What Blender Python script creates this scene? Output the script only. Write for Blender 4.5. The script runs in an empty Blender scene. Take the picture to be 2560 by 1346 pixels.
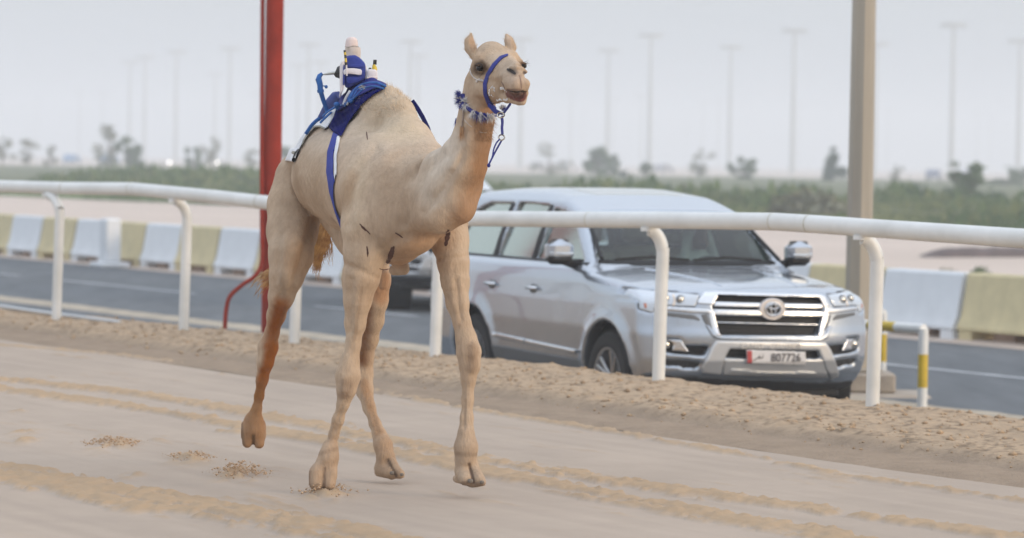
import bpy, bmesh, math, random
import numpy as np
from mathutils import Vector, Matrix
from mathutils.bvhtree import BVHTree

random.seed(7); RNG = np.random.default_rng(7)
scene = bpy.context.scene
COL = scene.collection
R = math.radians

# ---------------------------------------------------------------- camera
FPX = 9000.0; CAMZ = 1.62; PITCH = R(1.744); ROLL = R(0.96)
f_ = np.array([0, math.cos(PITCH), -math.sin(PITCH)])
r0 = np.array([1.0, 0, 0]); u0 = np.array([0, math.sin(PITCH), math.cos(PITCH)])
r_ = math.cos(ROLL)*r0 + math.sin(ROLL)*u0
u_ = -math.sin(ROLL)*r0 + math.cos(ROLL)*u0
CAM = np.array([0, 0, CAMZ])
cam_d = bpy.data.cameras.new('camera'); cam = bpy.data.objects.new('camera', cam_d); COL.objects.link(cam)
cam.matrix_world = Matrix(((r_[0], u_[0], -f_[0], 0), (r_[1], u_[1], -f_[1], 0), (r_[2], u_[2], -f_[2], CAMZ), (0, 0, 0, 1)))
cam_d.sensor_width = 36; cam_d.lens = FPX*36/2560
cam_d.clip_start = 0.5; cam_d.clip_end = 6000
cam_d.dof.use_dof = True; cam_d.dof.focus_distance = 17.1; cam_d.dof.aperture_fstop = 3.4
scene.camera = cam

# ---------------------------------------------------------------- sky, sun, exposure
OVER_H, OVER_Z = 0.66, 1.12
SUN_EL, SUN_AZ = R(15), R(118)          # azimuth clockwise from +Y : low, from the right and a little behind the camera
world = bpy.data.worlds.new('World'); scene.world = world; world.use_nodes = True
wn = world.node_tree; wn.nodes.clear()
sky = wn.nodes.new('ShaderNodeTexSky'); sky.sky_type = 'NISHITA'; sky.sun_disc = False
sky.sun_elevation = SUN_EL; sky.sun_rotation = SUN_AZ; sky.dust_density = 4; sky.air_density = 1.2
bg1 = wn.nodes.new('ShaderNodeBackground'); bg1.inputs[1].default_value = 0.06
bg2 = wn.nodes.new('ShaderNodeBackground')      # even overcast haze, brighter towards the zenith as under a real milky sky
wtc = wn.nodes.new('ShaderNodeTexCoord'); wsp = wn.nodes.new('ShaderNodeSeparateXYZ'); wn.links.new(wtc.outputs['Generated'], wsp.inputs[0])
wcl = wn.nodes.new('ShaderNodeMath'); wcl.operation = 'MAXIMUM'; wcl.inputs[1].default_value = 0; wn.links.new(wsp.outputs[2], wcl.inputs[0])
wma = wn.nodes.new('ShaderNodeMath'); wma.operation = 'MULTIPLY_ADD'; wma.inputs[1].default_value = OVER_Z; wma.inputs[2].default_value = OVER_H; wn.links.new(wcl.outputs[0], wma.inputs[0])
wn.links.new(wma.outputs[0], bg2.inputs[1])
bg2.inputs[0].default_value = (0.72, 0.775, 0.865, 1)
add = wn.nodes.new('ShaderNodeAddShader'); wo = wn.nodes.new('ShaderNodeOutputWorld')
wn.links.new(sky.outputs[0], bg1.inputs[0]); wn.links.new(bg1.outputs[0], add.inputs[0])
wn.links.new(bg2.outputs[0], add.inputs[1]); wn.links.new(add.outputs[0], wo.inputs[0])
sun_d = bpy.data.lights.new('sun', 'SUN'); sun_d.energy = 1.0; sun_d.angle = R(14); sun_d.color = (1.0, 0.80, 0.60)
sun = bpy.data.objects.new('sun', sun_d); COL.objects.link(sun)
sd = Vector((math.sin(SUN_AZ)*math.cos(SUN_EL), math.cos(SUN_AZ)*math.cos(SUN_EL), math.sin(SUN_EL)))
sun.rotation_euler = sd.to_track_quat('Z', 'Y').to_euler()
scene.view_settings.view_transform = 'Standard'; scene.view_settings.look = 'None'
scene.view_settings.exposure = 0.0; scene.view_settings.gamma = 1.0
scene.render.engine = 'CYCLES'
cy = scene.cycles
cy.max_bounces = 8; cy.diffuse_bounces = 3; cy.glossy_bounces = 4; cy.transparent_max_bounces = 12
cy.volume_bounces = 1; cy.use_denoising = True; cy.caustics_reflective = False; cy.caustics_refractive = False

# ---------------------------------------------------------------- projection helpers
def P(px, py, D):
    """point at camera depth D whose image is at (px,py) of the 2560-wide frame"""
    return CAM + (f_ + r_*(px-1280)/FPX + u_*(673-py)/FPX)*D
def PV(px, py, D): return Vector(P(px, py, D))
def G(px, py, z=0.0):
    d = f_ + r_*(px-1280)/FPX + u_*(673-py)/FPX
    return CAM + d*((z-CAMZ)/d[2])
def proj(X, Y, Z):
    dx, dy, dz = X, Y, Z-CAMZ
    D = dx*f_[0]+dy*f_[1]+dz*f_[2]
    a = dx*r_[0]+dy*r_[1]+dz*r_[2]; b = dx*u_[0]+dy*u_[1]+dz*u_[2]
    return 1280+FPX*a/D, 673-FPX*b/D, D

# ---------------------------------------------------------------- numpy noise
def _h(i, j, k, s):
    n = (i.astype(np.int64)*73856093) ^ (j.astype(np.int64)*19349663) ^ (k.astype(np.int64)*83492791) ^ (s*2654435)
    n = (n ^ (n >> 13)) * 1274126177 & 0x7fffffff
    n = (n ^ (n >> 16)) & 0xffff
    return n/65535.0
def vnoise(x, y, z=None, s=0):
    if z is None: z = np.zeros_like(x)
    xi, yi, zi = np.floor(x), np.floor(y), np.floor(z)
    fx, fy, fz = x-xi, y-yi, z-zi
    fx = fx*fx*(3-2*fx); fy = fy*fy*(3-2*fy); fz = fz*fz*(3-2*fz)
    out = 0
    for a in (0, 1):
        wx = fx if a else 1-fx
        for b in (0, 1):
            wy = fy if b else 1-fy
            for c in (0, 1):
                wz = fz if c else 1-fz
                out = out + wx*wy*wz*_h(xi+a, yi+b, zi+c, s)
    return out
def fbm(x, y, z=None, s=0, o=4):
    t = 0; a = 0.5; m = 0
    for i in range(o):
        f = 2.03**i
        t = t + a*vnoise(x*f, y*f, None if z is None else z*f, s+i*17); m += a; a *= 0.5
    return t/m
def sstep(a, b, x):
    t = np.clip((x-a)/(b-a), 0, 1); return t*t*(3-2*t)

# ---------------------------------------------------------------- object helpers
def tag(o, label=None, cat=None, group=None, kind=None):
    if label: o['label'] = label
    if cat: o['category'] = cat
    if group: o['group'] = group
    if kind: o['kind'] = kind
    return o
def empty(name, loc=(0, 0, 0), rz=0, label=None, cat=None, group=None):
    o = bpy.data.objects.new(name, None); COL.objects.link(o); o.location = loc; o.rotation_euler = (0, 0, rz)
    o.empty_display_size = 0.1
    return tag(o, label, cat, group)
def link(name, me, mat=None, parent=None):
    o = bpy.data.objects.new(name, me); COL.objects.link(o)
    if mat is not None and not me.materials: me.materials.append(mat)
    if parent is not None: o.parent = parent
    return o
def copy_tree(o, parent=None):
    c = o.copy(); COL.objects.link(c)
    if parent is not None: c.parent = parent
    for ch in list(o.children): copy_tree(ch, c)
    return c
def shade(me, ang=None):
    me.polygons.foreach_set('use_smooth', [True]*len(me.polygons))
    if ang is not None:
        bm = bmesh.new(); bm.from_mesh(me)
        for e in bm.edges:
            if len(e.link_faces) == 2 and e.calc_face_angle(0) > ang: e.smooth = False
        bm.to_mesh(me); bm.free()
    me.update()
def arr_mesh(name, V, F, smooth=True):
    me = bpy.data.meshes.new(name)
    V = np.asarray(V, dtype=np.float32); F = np.asarray(F, dtype=np.int32)
    me.vertices.add(len(V)); me.vertices.foreach_set('co', V.ravel())
    n = F.shape[1]
    me.loops.add(F.size); me.loops.foreach_set('vertex_index', F.ravel())
    me.polygons.add(len(F)); me.polygons.foreach_set('loop_start', np.arange(0, F.size, n, dtype=np.int32))
    me.update(calc_edges=True); me.validate()
    if smooth: me.polygons.foreach_set('use_smooth', [True]*len(me.polygons))
    return me
def set_attr(me, name, vals):
    a = me.attributes.new(name, 'FLOAT', 'POINT'); a.data.foreach_set('value', np.asarray(vals, dtype=np.float32))
def set_col(me, name, vals):
    a = me.attributes.new(name, 'FLOAT_COLOR', 'POINT')
    v = np.ones((len(vals), 4), dtype=np.float32); v[:, :3] = vals; a.data.foreach_set('color', v.ravel())

class MB:
    """collects primitive shapes, then builds one mesh object"""
    def __init__(s): s.v = []; s.f = []
    def add(s, V, F):
        n = len(s.v); s.v += [tuple(map(float, p)) for p in V]; s.f += [tuple(i+n for i in q) for q in F]; return s
    def box(s, c, d, rot=None, bev=0.0):
        hx, hy, hz = [q/2 for q in d]
        if bev <= 0:
            V = [(x, y, z) for x in (-hx, hx) for y in (-hy, hy) for z in (-hz, hz)]
            F = [(0, 1, 3, 2), (4, 6, 7, 5), (0, 4, 5, 1), (2, 3, 7, 6), (0, 2, 6, 4), (1, 5, 7, 3)]
        else:
            b = bev; ring = []
            for z, i in ((-hz, b), (-hz+b, 0), (hz-b, 0), (hz, b)):
                x, y, c_ = hx-i, hy-i, b
                ring.append([(x, y-c_, z), (x-c_, y, z), (-x+c_, y, z), (-x, y-c_, z), (-x, -y+c_, z), (-x+c_, -y, z), (x-c_, -y, z), (x, -y+c_, z)])
            V = sum(ring, []); F = [tuple(range(7, -1, -1)), tuple(range(24, 32))]
            for k in range(3):
                for j in range(8):
                    F.append((k*8+j, k*8+(j+1) % 8, k*8+8+(j+1) % 8, k*8+8+j))
        M = rot if rot is not None else Matrix.Identity(3)
        return s.add([M @ Vector(p) + Vector(c) for p in V], F)
    def tube(s, pts, rad, n=10, cap=True, flat=1.0, up=None):
        pts = [Vector(p) for p in pts]; m = len(pts)
        if not hasattr(rad, '__len__'): rad = [rad]*m
        V = []; F = []; prev = None
        for i, p in enumerate(pts):
            t = (pts[min(i+1, m-1)]-pts[max(i-1, 0)])
            if t.length < 1e-9: t = Vector((0, 0, 1))
            t.normalize()
            if prev is None:
                a = Vector(up) if up is not None else (Vector((0, 0, 1)) if abs(t.z) < .9 else Vector((1, 0, 0)))
            else: a = prev
            a = (a - t*a.dot(t)).normalized(); b = t.cross(a); prev = a
            for k in range(n):
                an = 2*math.pi*k/n
                V.append(p + a*math.cos(an)*rad[i] + b*math.sin(an)*rad[i]*flat)
        for i in range(m-1):
            for k in range(n):
                F.append((i*n+k, i*n+(k+1) % n, (i+1)*n+(k+1) % n, (i+1)*n+k))
        if cap: F.append(tuple(range(n-1, -1, -1))); F.append(tuple((m-1)*n+k for k in range(n)))
        return s.add(V, F)
    def lathe(s, prof, n=24, M=None):
        """prof: (r,z) list about local Z"""
        V = []; F = []; m = len(prof)
        for r, z in prof:
            for k in range(n):
                a = 2*math.pi*k/n; V.append(Vector((r*math.cos(a), r*math.sin(a), z)))
        for i in range(m-1):
            for k in range(n): F.append((i*n+k, i*n+(k+1) % n, (i+1)*n+(k+1) % n, (i+1)*n+k))
        if M is not None: V = [M @ p for p in V]
        return s.add(V, F)
    def ell(s, c, r, n=14, m=9, M=None):
        V = []; F = []
        for i in range(m+1):
            th = math.pi*i/m
            for k in range(n):
                a = 2*math.pi*k/n
                V.append(Vector((r[0]*math.sin(th)*math.cos(a), r[1]*math.sin(th)*math.sin(a), r[2]*math.cos(th))))
        for i in range(m):
            for k in range(n): F.append((i*n+k, (i+1)*n+k, (i+1)*n+(k+1) % n, i*n+(k+1) % n))
        V = [(M @ p if M is not None else p)+Vector(c) for p in V]
        return s.add(V, F)
    def prism(s, poly, a, b, fn):
        """poly: 2d points; extruded between depths a and b; fn(u,v,w)->point"""
        n = len(poly)
        V = [fn(p[0], p[1], a) for p in poly]+[fn(p[0], p[1], b) for p in poly]
        F = [tuple(range(n-1, -1, -1)), tuple(range(n, 2*n))]+[(i, (i+1) % n, n+(i+1) % n, n+i) for i in range(n)]
        return s.add(V, F)
    def build(s, name, mat=None, parent=None, smooth=0.6, origin=None):
        me = bpy.data.meshes.new(name)
        off = Vector(origin) if origin is not None else Vector((0, 0, 0))
        me.from_pydata([tuple(Vector(p)-off) for p in s.v], [], s.f); me.update()
        bm = bmesh.new(); bm.from_mesh(me); bmesh.ops.remove_doubles(bm, verts=bm.verts, dist=1e-5)
        bmesh.ops.recalc_face_normals(bm, faces=bm.faces)
        if smooth:
            for fc in bm.faces: fc.smooth = True
            for e in bm.edges:
                if len(e.link_faces) == 2 and e.calc_face_angle(0) > smooth: e.smooth = False
        bm.to_mesh(me); bm.free()
        o = link(name, me, mat, parent); o.location = off
        return o

def spline(pts, n=8):
    pts = [Vector(p) for p in pts]; out = []
    for i in range(len(pts)-1):
        p0 = pts[max(i-1, 0)]; p1 = pts[i]; p2 = pts[i+1]; p3 = pts[min(i+2, len(pts)-1)]
        for k in range(n):
            t = k/n
            out.append(0.5*((2*p1)+(p2-p0)*t+(2*p0-5*p1+4*p2-p3)*t*t+(3*p1-p0-3*p2+p3)*t**3))
    out.append(pts[-1]); return out

# ---------------------------------------------------------------- signed distance modelling + surface nets
def smin(a, b, k):
    h = np.maximum(k-np.abs(a-b), 0)/k
    return np.minimum(a, b)-h*h*k*0.25
def smax(a, b, k): return -smin(-a, -b, k)
def field(prims, xs, ys, zs, init=0.3):
    """prims: (op, a(3), ra, b(3), rb, k)   op '+' union, '-' carve"""
    F = np.full((len(xs), len(ys), len(zs)), init, dtype=np.float32)
    for op, a, ra, b, rb, k in prims:
        a = np.asarray(a, float); b = np.asarray(b, float); m = max(ra, rb)+k+0.03
        lo = np.minimum(a, b)-m; hi = np.maximum(a, b)+m
        i0, i1 = np.searchsorted(xs, [lo[0], hi[0]]); j0, j1 = np.searchsorted(ys, [lo[1], hi[1]]); k0, k1 = np.searchsorted(zs, [lo[2], hi[2]])
        if i1 <= i0 or j1 <= j0 or k1 <= k0: continue
        X = xs[i0:i1, None, None].astype(np.float32); Y = ys[None, j0:j1, None].astype(np.float32); Z = zs[None, None, k0:k1].astype(np.float32)
        ba = b-a; L = float(ba @ ba)
        if L < 1e-12: h = np.float32(0)
        else: h = np.clip(((X-a[0])*ba[0]+(Y-a[1])*ba[1]+(Z-a[2])*ba[2])/L, 0, 1)
        d = np.sqrt((X-a[0]-h*ba[0])**2+(Y-a[1]-h*ba[1])**2+(Z-a[2]-h*ba[2])**2)-(ra+(rb-ra)*h)
        S = F[i0:i1, j0:j1, k0:k1]
        F[i0:i1, j0:j1, k0:k1] = smin(S, d, k) if op == '+' else smax(S, -d, k)
    return F
def surf_nets(F, xs, ys, zs):
    In = F < 0
    c = None
    sl = [(slice(0, -1), slice(1, None))[b] for b in (0, 1)]
    anyi = np.zeros(tuple(s-1 for s in F.shape), bool); alli = np.ones_like(anyi)
    for a in (0, 1):
        for b in (0, 1):
            for d in (0, 1):
                q = In[sl[a], sl[b], sl[d]]; anyi |= q; alli &= q
    act = anyi & ~alli
    I, J, K = np.nonzero(act)
    idx = np.full(act.shape, -1, np.int32); idx[I, J, K] = np.arange(len(I))
    ax = [xs, ys, zs]; corn = {}
    for a in (0, 1):
        for b in (0, 1):
            for d in (0, 1): corn[a, b, d] = F[I+a, J+b, K+d]
    acc = np.zeros((len(I), 3)); cnt = np.zeros(len(I))
    def pos(a, b, d): return np.stack([xs[I+a], ys[J+b], zs[K+d]], 1)
    for axis in range(3):
        for p in (0, 1):
            for q in (0, 1):
                c0 = [p, q]; c0.insert(axis, 0); c1 = [p, q]; c1.insert(axis, 1)
                f0 = corn[tuple(c0)]; f1 = corn[tuple(c1)]
                m = (f0 < 0) != (f1 < 0)
                t = np.where(m, f0/np.where(m, f0-f1, 1), 0)[:, None]
                acc += np.where(m[:, None], pos(*c0)*(1-t)+pos(*c1)*t, 0); cnt += m
    V = acc/cnt[:, None]
    Fs = []
    for axis in range(3):
        s0 = [slice(None)]*3; s1 = [slice(None)]*3; s0[axis] = slice(0, -1); s1[axis] = slice(1, None)
        A = In[tuple(s0)]; B = In[tuple(s1)]
        e = np.argwhere(A != B)
        o1, o2 = [x for x in range(3) if x != axis]
        ok = (e[:, o1] > 0) & (e[:, o2] > 0) & (e[:, o1] < act.shape[o1]) & (e[:, o2] < act.shape[o2])
        e = e[ok]; inside = A[e[:, 0], e[:, 1], e[:, 2]]
        def g(d1, d2):
            q = e.copy(); q[:, o1] -= d1; q[:, o2] -= d2; return idx[q[:, 0], q[:, 1], q[:, 2]]
        quad = np.stack([g(1, 1), g(0, 1), g(0, 0), g(1, 0)], 1)
        flip = inside if axis != 1 else ~inside
        quad[~flip] = quad[~flip][:, ::-1]
        Fs.append(quad)
    Q = np.concatenate(Fs); Q = Q[(Q >= 0).all(1)]
    return V.astype(np.float32), Q
def relax(V, Q, it=1, w=0.5):
    V = V.copy(); n = len(V)
    for _ in range(it):
        acc = np.zeros_like(V); cnt = np.zeros(n)
        for a, b in ((0, 1), (1, 2), (2, 3), (3, 0)):
            for c in range(3):
                acc[:, c] += np.bincount(Q[:, a], V[Q[:, b], c], n)+np.bincount(Q[:, b], V[Q[:, a], c], n)
            cnt += np.bincount(Q[:, a], minlength=n)+np.bincount(Q[:, b], minlength=n)
        V = V*(1-w)+acc/np.maximum(cnt, 1)[:, None]*w
    return V
def poly_sdf(x, y, poly):
    """signed distance (negative inside) to a closed 2d polygon"""
    d = np.full(np.broadcast(x, y).shape, 1e9, np.float32); sgn = np.zeros(d.shape, bool)
    n = len(poly)
    for i in range(n):
        ax_, ay_ = poly[i]; bx_, by_ = poly[(i+1) % n]; ex, ey = bx_-ax_, by_-ay_
        t = np.clip(((x-ax_)*ex+(y-ay_)*ey)/(ex*ex+ey*ey+1e-12), 0, 1)
        d = np.minimum(d, (x-ax_-t*ex)**2+(y-ay_-t*ey)**2)
        if ay_ != by_:
            cr = ((ay_ > y) != (by_ > y)) & (x < ex*(y-ay_)/ey+ax_); sgn ^= cr
    d = np.sqrt(d); return np.where(sgn, -d, d)
def line_dist(x, y, pts, widths=None):
    d = None
    for i in range(len(pts)-1):
        (ax_, ay_), (bx_, by_) = pts[i], pts[i+1]; ex, ey = bx_-ax_, by_-ay_
        t = np.clip(((x-ax_)*ex+(y-ay_)*ey)/(ex*ex+ey*ey+1e-12), 0, 1)
        q = np.sqrt((x-ax_-t*ex)**2+(y-ay_-t*ey)**2)
        if widths is not None: q = q-(widths[i]*(1-t)+widths[i+1]*t)
        d = q if d is None else np.minimum(d, q)
    return d

# ---------------------------------------------------------------- materials
def mat(name, col, rough=0.6, metal=0.0, var=0.0, vscale=8.0, bump=0.0, bscale=60.0, bdist=0.01, col2=None, spec=0.5,
        coat=0.0, attr=None, stretch=None, alpha=None, trans=0.0, sheen=0.0):
    m = bpy.data.materials.new(name); m.use_nodes = True; nt = m.node_tree; b = nt.nodes['Principled BSDF']
    b.inputs['Roughness'].default_value = rough; b.inputs['Metallic'].default_value = metal
    b.inputs['Specular IOR Level'].default_value = spec; b.inputs['Coat Weight'].default_value = coat
    b.inputs['Sheen Weight'].default_value = sheen; b.inputs['Transmission Weight'].default_value = trans
    c4 = (*col, 1); b.inputs['Base Color'].default_value = c4
    tc = nt.nodes.new('ShaderNodeTexCoord'); src = tc.outputs['Object']
    if stretch:
        mp = nt.nodes.new('ShaderNodeMapping'); mp.inputs['Scale'].default_value = stretch[0]; mp.inputs['Rotation'].default_value = (0, 0, stretch[1])
        nt.links.new(src, mp.inputs[0]); src = mp.outputs[0]
    base = None
    if attr:
        at = nt.nodes.new('ShaderNodeAttribute'); at.attribute_name = attr; base = at.outputs['Color']
        nt.links.new(base, b.inputs['Base Color'])
    if var > 0 or col2:
        nz = nt.nodes.new('ShaderNodeTexNoise'); nz.inputs['Scale'].default_value = vscale; nz.inputs['Detail'].default_value = 6
        nz.inputs['Roughness'].default_value = 0.65
        nt.links.new(src, nz.inputs['Vector'])
        rmp = nt.nodes.new('ShaderNodeMapRange'); rmp.inputs[1].default_value = 0.3; rmp.inputs[2].default_value = 0.7
        mx = nt.nodes.new('ShaderNodeMix'); mx.data_type = 'RGBA'
        if base is not None:
            rmp.inputs[3].default_value = 1-var; rmp.inputs[4].default_value = 1+var*0.6
            mx.blend_type = 'MULTIPLY'; mx.inputs[0].default_value = 1; nt.links.new(base, mx.inputs[6]); 
            cmb = nt.nodes.new('ShaderNodeCombineColor')
            for i in range(3): nt.links.new(rmp.outputs[0], cmb.inputs[i])
            nt.links.new(cmb.outputs[0], mx.inputs[7])
        else:
            mx.inputs[6].default_value = (*[c*(1-var) for c in col], 1)
            mx.inputs[7].default_value = (*(col2 or [min(1, c*(1+var)) for c in col]), 1)
            nt.links.new(rmp.outputs[0], mx.inputs[0])
        nt.links.new(nz.outputs[0], rmp.inputs[0])
        nt.links.new(mx.outputs[2], b.inputs['Base Color'])
    if bump > 0:
        n2 = nt.nodes.new('ShaderNodeTexNoise'); n2.inputs['Scale'].default_value = bscale; n2.inputs['Detail'].default_value = 5
        nt.links.new(src, n2.inputs['Vector'])
        bp = nt.nodes.new('ShaderNodeBump'); bp.inputs['Strength'].default_value = bump; bp.inputs['Distance'].default_value = bdist
        nt.links.new(n2.outputs[0], bp.inputs['Height']); nt.links.new(bp.outputs[0], b.inputs['Normal'])
    return m
# ================================================================ SETTING
ROADZ = -0.48
T = np.array([0.477, -0.879]); N = np.array([0.879, 0.477])      # along the track (towards near right) and away from it
def UV(u, v): return np.array([u*T[0]+v*N[0], u*T[1]+v*N[1]])
def uv_of(p): return float(p[0]*T[0]+p[1]*T[1]), float(p[0]*N[0]+p[1]*N[1])

M_hard = mat('packed_sand', (0.49, 0.43, 0.375), 0.85, attr='col', var=0.05, vscale=3, bump=0.25, bscale=90, bdist=0.006, spec=0.08, stretch=((1, 1, 1), 0))
M_bank = mat('loose_sand', (0.45, 0.36, 0.27), 0.95, attr='col', var=0.10, vscale=14, bump=0.6, bscale=45, bdist=0.02, spec=0.05)
M_desert = mat('desert_sand', (0.52, 0.43, 0.36), 0.95, var=0.08, vscale=0.05, col2=(0.60, 0.50, 0.43), bump=0.2, bscale=3, bdist=0.05, spec=0.2, stretch=((1, 4, 1), -0.5))
M_asph = mat('asphalt', (0.085, 0.095, 0.105), 0.8, var=0.12, vscale=0.8, col2=(0.125, 0.135, 0.145), bump=0.3, bscale=80, bdist=0.005, spec=0.35, stretch=((3, 0.5, 1), R(28.5)))
M_line = mat('road_paint', (0.42, 0.44, 0.46), 0.7, var=0.25, vscale=3)
M_kerbsand = mat('drifted_sand', (0.40, 0.34, 0.26), 0.95, var=0.2, vscale=2, bump=0.5, bscale=20, bdist=0.02)

def grid_mesh(name, uu, vv, zfun, colfun=None, mater=None, xy=UV):
    U, V = np.meshgrid(uu, vv, indexing='ij')
    if xy is UV: X = U*T[0]+V*N[0]; Y = U*T[1]+V*N[1]
    else: X, Y = U, V
    Z = zfun(U, V, X, Y)
    n, m = U.shape
    i = np.arange(n*m).reshape(n, m)
    F = np.stack([i[:-1, :-1], i[1:, :-1], i[1:, 1:], i[:-1, 1:]], -1).reshape(-1, 4)
    if xy is UV: F = F   # T x N = +z
    Vt = np.stack([X, Y, Z], -1).reshape(-1, 3)
    me = arr_mesh(name, Vt, F)
    # make sure normals face up
    if me.polygons[0].normal.z < 0: me.flip_normals()
    if colfun is not None: set_col(me, 'col', colfun(U, V, X, Y, Z).reshape(-1, 3))
    o = link(name, me, mater); tag(o, kind='structure'); return o

# far desert floor, reaches the horizon
ground = grid_mesh('ground', np.concatenate([np.linspace(-2600, -60, 40), np.linspace(-58, 60, 120), np.linspace(65, 2600, 60)]),
                   np.concatenate([np.linspace(-150, 300, 200), np.linspace(310, 2450, 150)]), lambda U, V, X, Y: np.full(U.shape, -0.75)
                   + np.where((U*N[0]+V*N[1]) > 26, 0.25*sstep(26.0, 27.0, U*N[0]+V*N[1]), 0)+0.0*U, None, M_desert, xy=None)
# sand flats just behind the barriers
sand_flat = grid_mesh('sand_flat', np.linspace(-190, 25, 180), np.linspace(25.0, 80, 70),
    lambda U, V, X, Y: ROADZ+0.004+0.06*(fbm(U*0.3, V*0.3, s=3)-0.3)*sstep(27, 30, V)-0.25*sstep(76, 80, V), None, M_desert)

# --- racing track with drifts of loose sand
def gp(pts): return [tuple(G(x, y)[:2]) for x, y in pts]
L1 = gp([(-60, 945), (0, 952), (150, 966), (330, 985), (560, 1022), (760, 1058), (1000, 1108), (1200, 1152), (1500, 1200), (1900, 1262), (2560, 1345), (2700, 1365)])
L2 = gp([(-60, 968), (0, 976), (250, 1008), (450, 1040), (620, 1072), (820, 1102), (1030, 1145), (1200, 1178), (1450, 1225), (1800, 1290), (2100, 1340), (2300, 1380)])
L2b = gp([(560, 1080), (760, 1100), (900, 1130), (1100, 1165)])
L2c = gp([(1440, 1238), (1700, 1285), (2000, 1335), (2100, 1360)])
L3 = gp([(-60, 1170), (0, 1182), (200, 1222), (430, 1268), (650, 1303), (900, 1345), (1100, 1400)])
L0 = gp([(-60, 858), (0, 864), (300, 888), (640, 934), (900, 972), (1100, 1010), (1300, 1045), (1600, 1092), (1850, 1140), (2150, 1195), (2560, 1258)])
CL = [(55, 1083, 26), (62, 1103, 26), (285, 1112, 46), (480, 1148, 44), (605, 1188, 48), (815, 1234, 42), (40, 1030, 16), (560, 935, 14), (870, 1060, 16), (1190, 1222, 18), (330, 1190, 20)]
def loose(X, Y):
    st = X*T[0]+Y*T[1]; ac = X*N[0]+Y*N[1]
    n1 = fbm(st*1.1, ac*7, s=5); n2 = fbm(st*4, ac*22, s=9, o=3); n3 = fbm(st*14, ac*45, s=31, o=2)
    m = np.zeros_like(X)
    n4 = fbm(X*9, Y*6, s=51, o=4); n5 = fbm(X*24, Y*13, s=52, o=3)
    for pl, w, a, thr in ((L1, 0.12, 1.0, 0.455), (L2, 0.11, 1.0, 0.45), (L2b, 0.05, 0.8, .50), (L2c, 0.09, 0.8, .49), (L3, 0.23, 1.1, 0.47), (L0, 0.07, 0.8, .50)):
        d = line_dist(X, Y, pl)
        core = np.exp(-(d/w)**2)
        m = np.maximum(m, a*sstep(.04, .25, core)*sstep(thr-0.03, thr+0.07, 0.30*n1+0.22*n2+0.26*n4+0.22*n5+0.20*(core-0.50)))
    for x, y, r in CL:
        c = G(x, y); rr = r/520.0
        dx, dy = X-c[0], Y-c[1]
        e = np.sqrt((dx/(rr*1.25))**2+(dy/(rr*4.6))**2)
        m = np.maximum(m, 1.15*np.exp(-(e**2))*sstep(0.40, 0.58, 0.4*n1+0.6*fbm(X*22, Y*9, s=77, o=3)))
    m = np.maximum(m, 0.55*sstep(0.64, 0.80, fbm(st*0.9, ac*3.0, s=41, o=3)*0.6+n2*0.4))
    return np.clip(m*(0.55+0.5*n3+0.5*n5), 0, 1.2)
def track_z(U, V, X, Y):
    ed = X*N[0]+Y*N[1]
    z = 0.012*(fbm(X*0.5, Y*0.5, s=2)-0.5)
    m = loose(X, Y)
    z = z+m*(0.004+0.026*fbm(X*22, Y*15, s=8, o=4))
    for x, y, r in CL[2:6]:
        c = G(x, y); rr = r/520.0; d = np.hypot((X-c[0])/rr, (Y-c[1])/(rr*2.5))
        z = z+0.050*np.exp(-d*d*1.6)*np.maximum(fbm(X*34, Y*20, s=19, o=3)-.25, 0)*sstep(.1, .6, m)
    return z-0.05*sstep(11.2, 11.5, ed)
def sand_col(m, X, Y, a, b):
    t = np.clip(m, 0, 1)[..., None]
    n = (fbm(X*1.3, Y*0.6, s=55)-0.5)[..., None]
    st = X*T[0]+Y*T[1]; ac = X*N[0]+Y*N[1]
    s2 = (fbm(st*0.5, ac*9, s=66)-0.5)[..., None]
    return np.clip((np.array(a)*(1-t)+np.array(b)*t)*(1+0.22*n+0.16*s2), 0, 1)
HARD = (0.405, 0.330, 0.266); LOOSE = (0.400, 0.288, 0.185)
track = grid_mesh('track', np.linspace(-7.2, 4.6, 760), np.linspace(14.2, 33, 560), track_z,
                  lambda U, V, X, Y, Z: sand_col(loose(X, Y)*1.15, X, Y, HARD, LOOSE), M_hard, xy=None)
bm = bmesh.new(); bm.from_mesh(track.data)
bmesh.ops.delete(bm, geom=[v for v in bm.verts if v.co.x*N[0]+v.co.y*N[1] > 11.6], context='VERTS'); bm.to_mesh(track.data); bm.free()
# the plain part of the track outside the picture
def flat_strip(name, u0_, u1_, v0_, v1_, z, material, nu=40, nv=8, colr=None):
    return grid_mesh(name, np.linspace(u0_, u1_, nu), np.linspace(v0_, v1_, nv), lambda U, V, X, Y: np.full(U.shape, z),
                     (lambda U, V, X, Y, Z: np.broadcast_to(np.array(colr), (*U.shape, 3))) if colr else None, material)
flat_strip('track_bed', -160, 40, -30, 11.25, -0.062, M_hard, colr=HARD)

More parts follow.
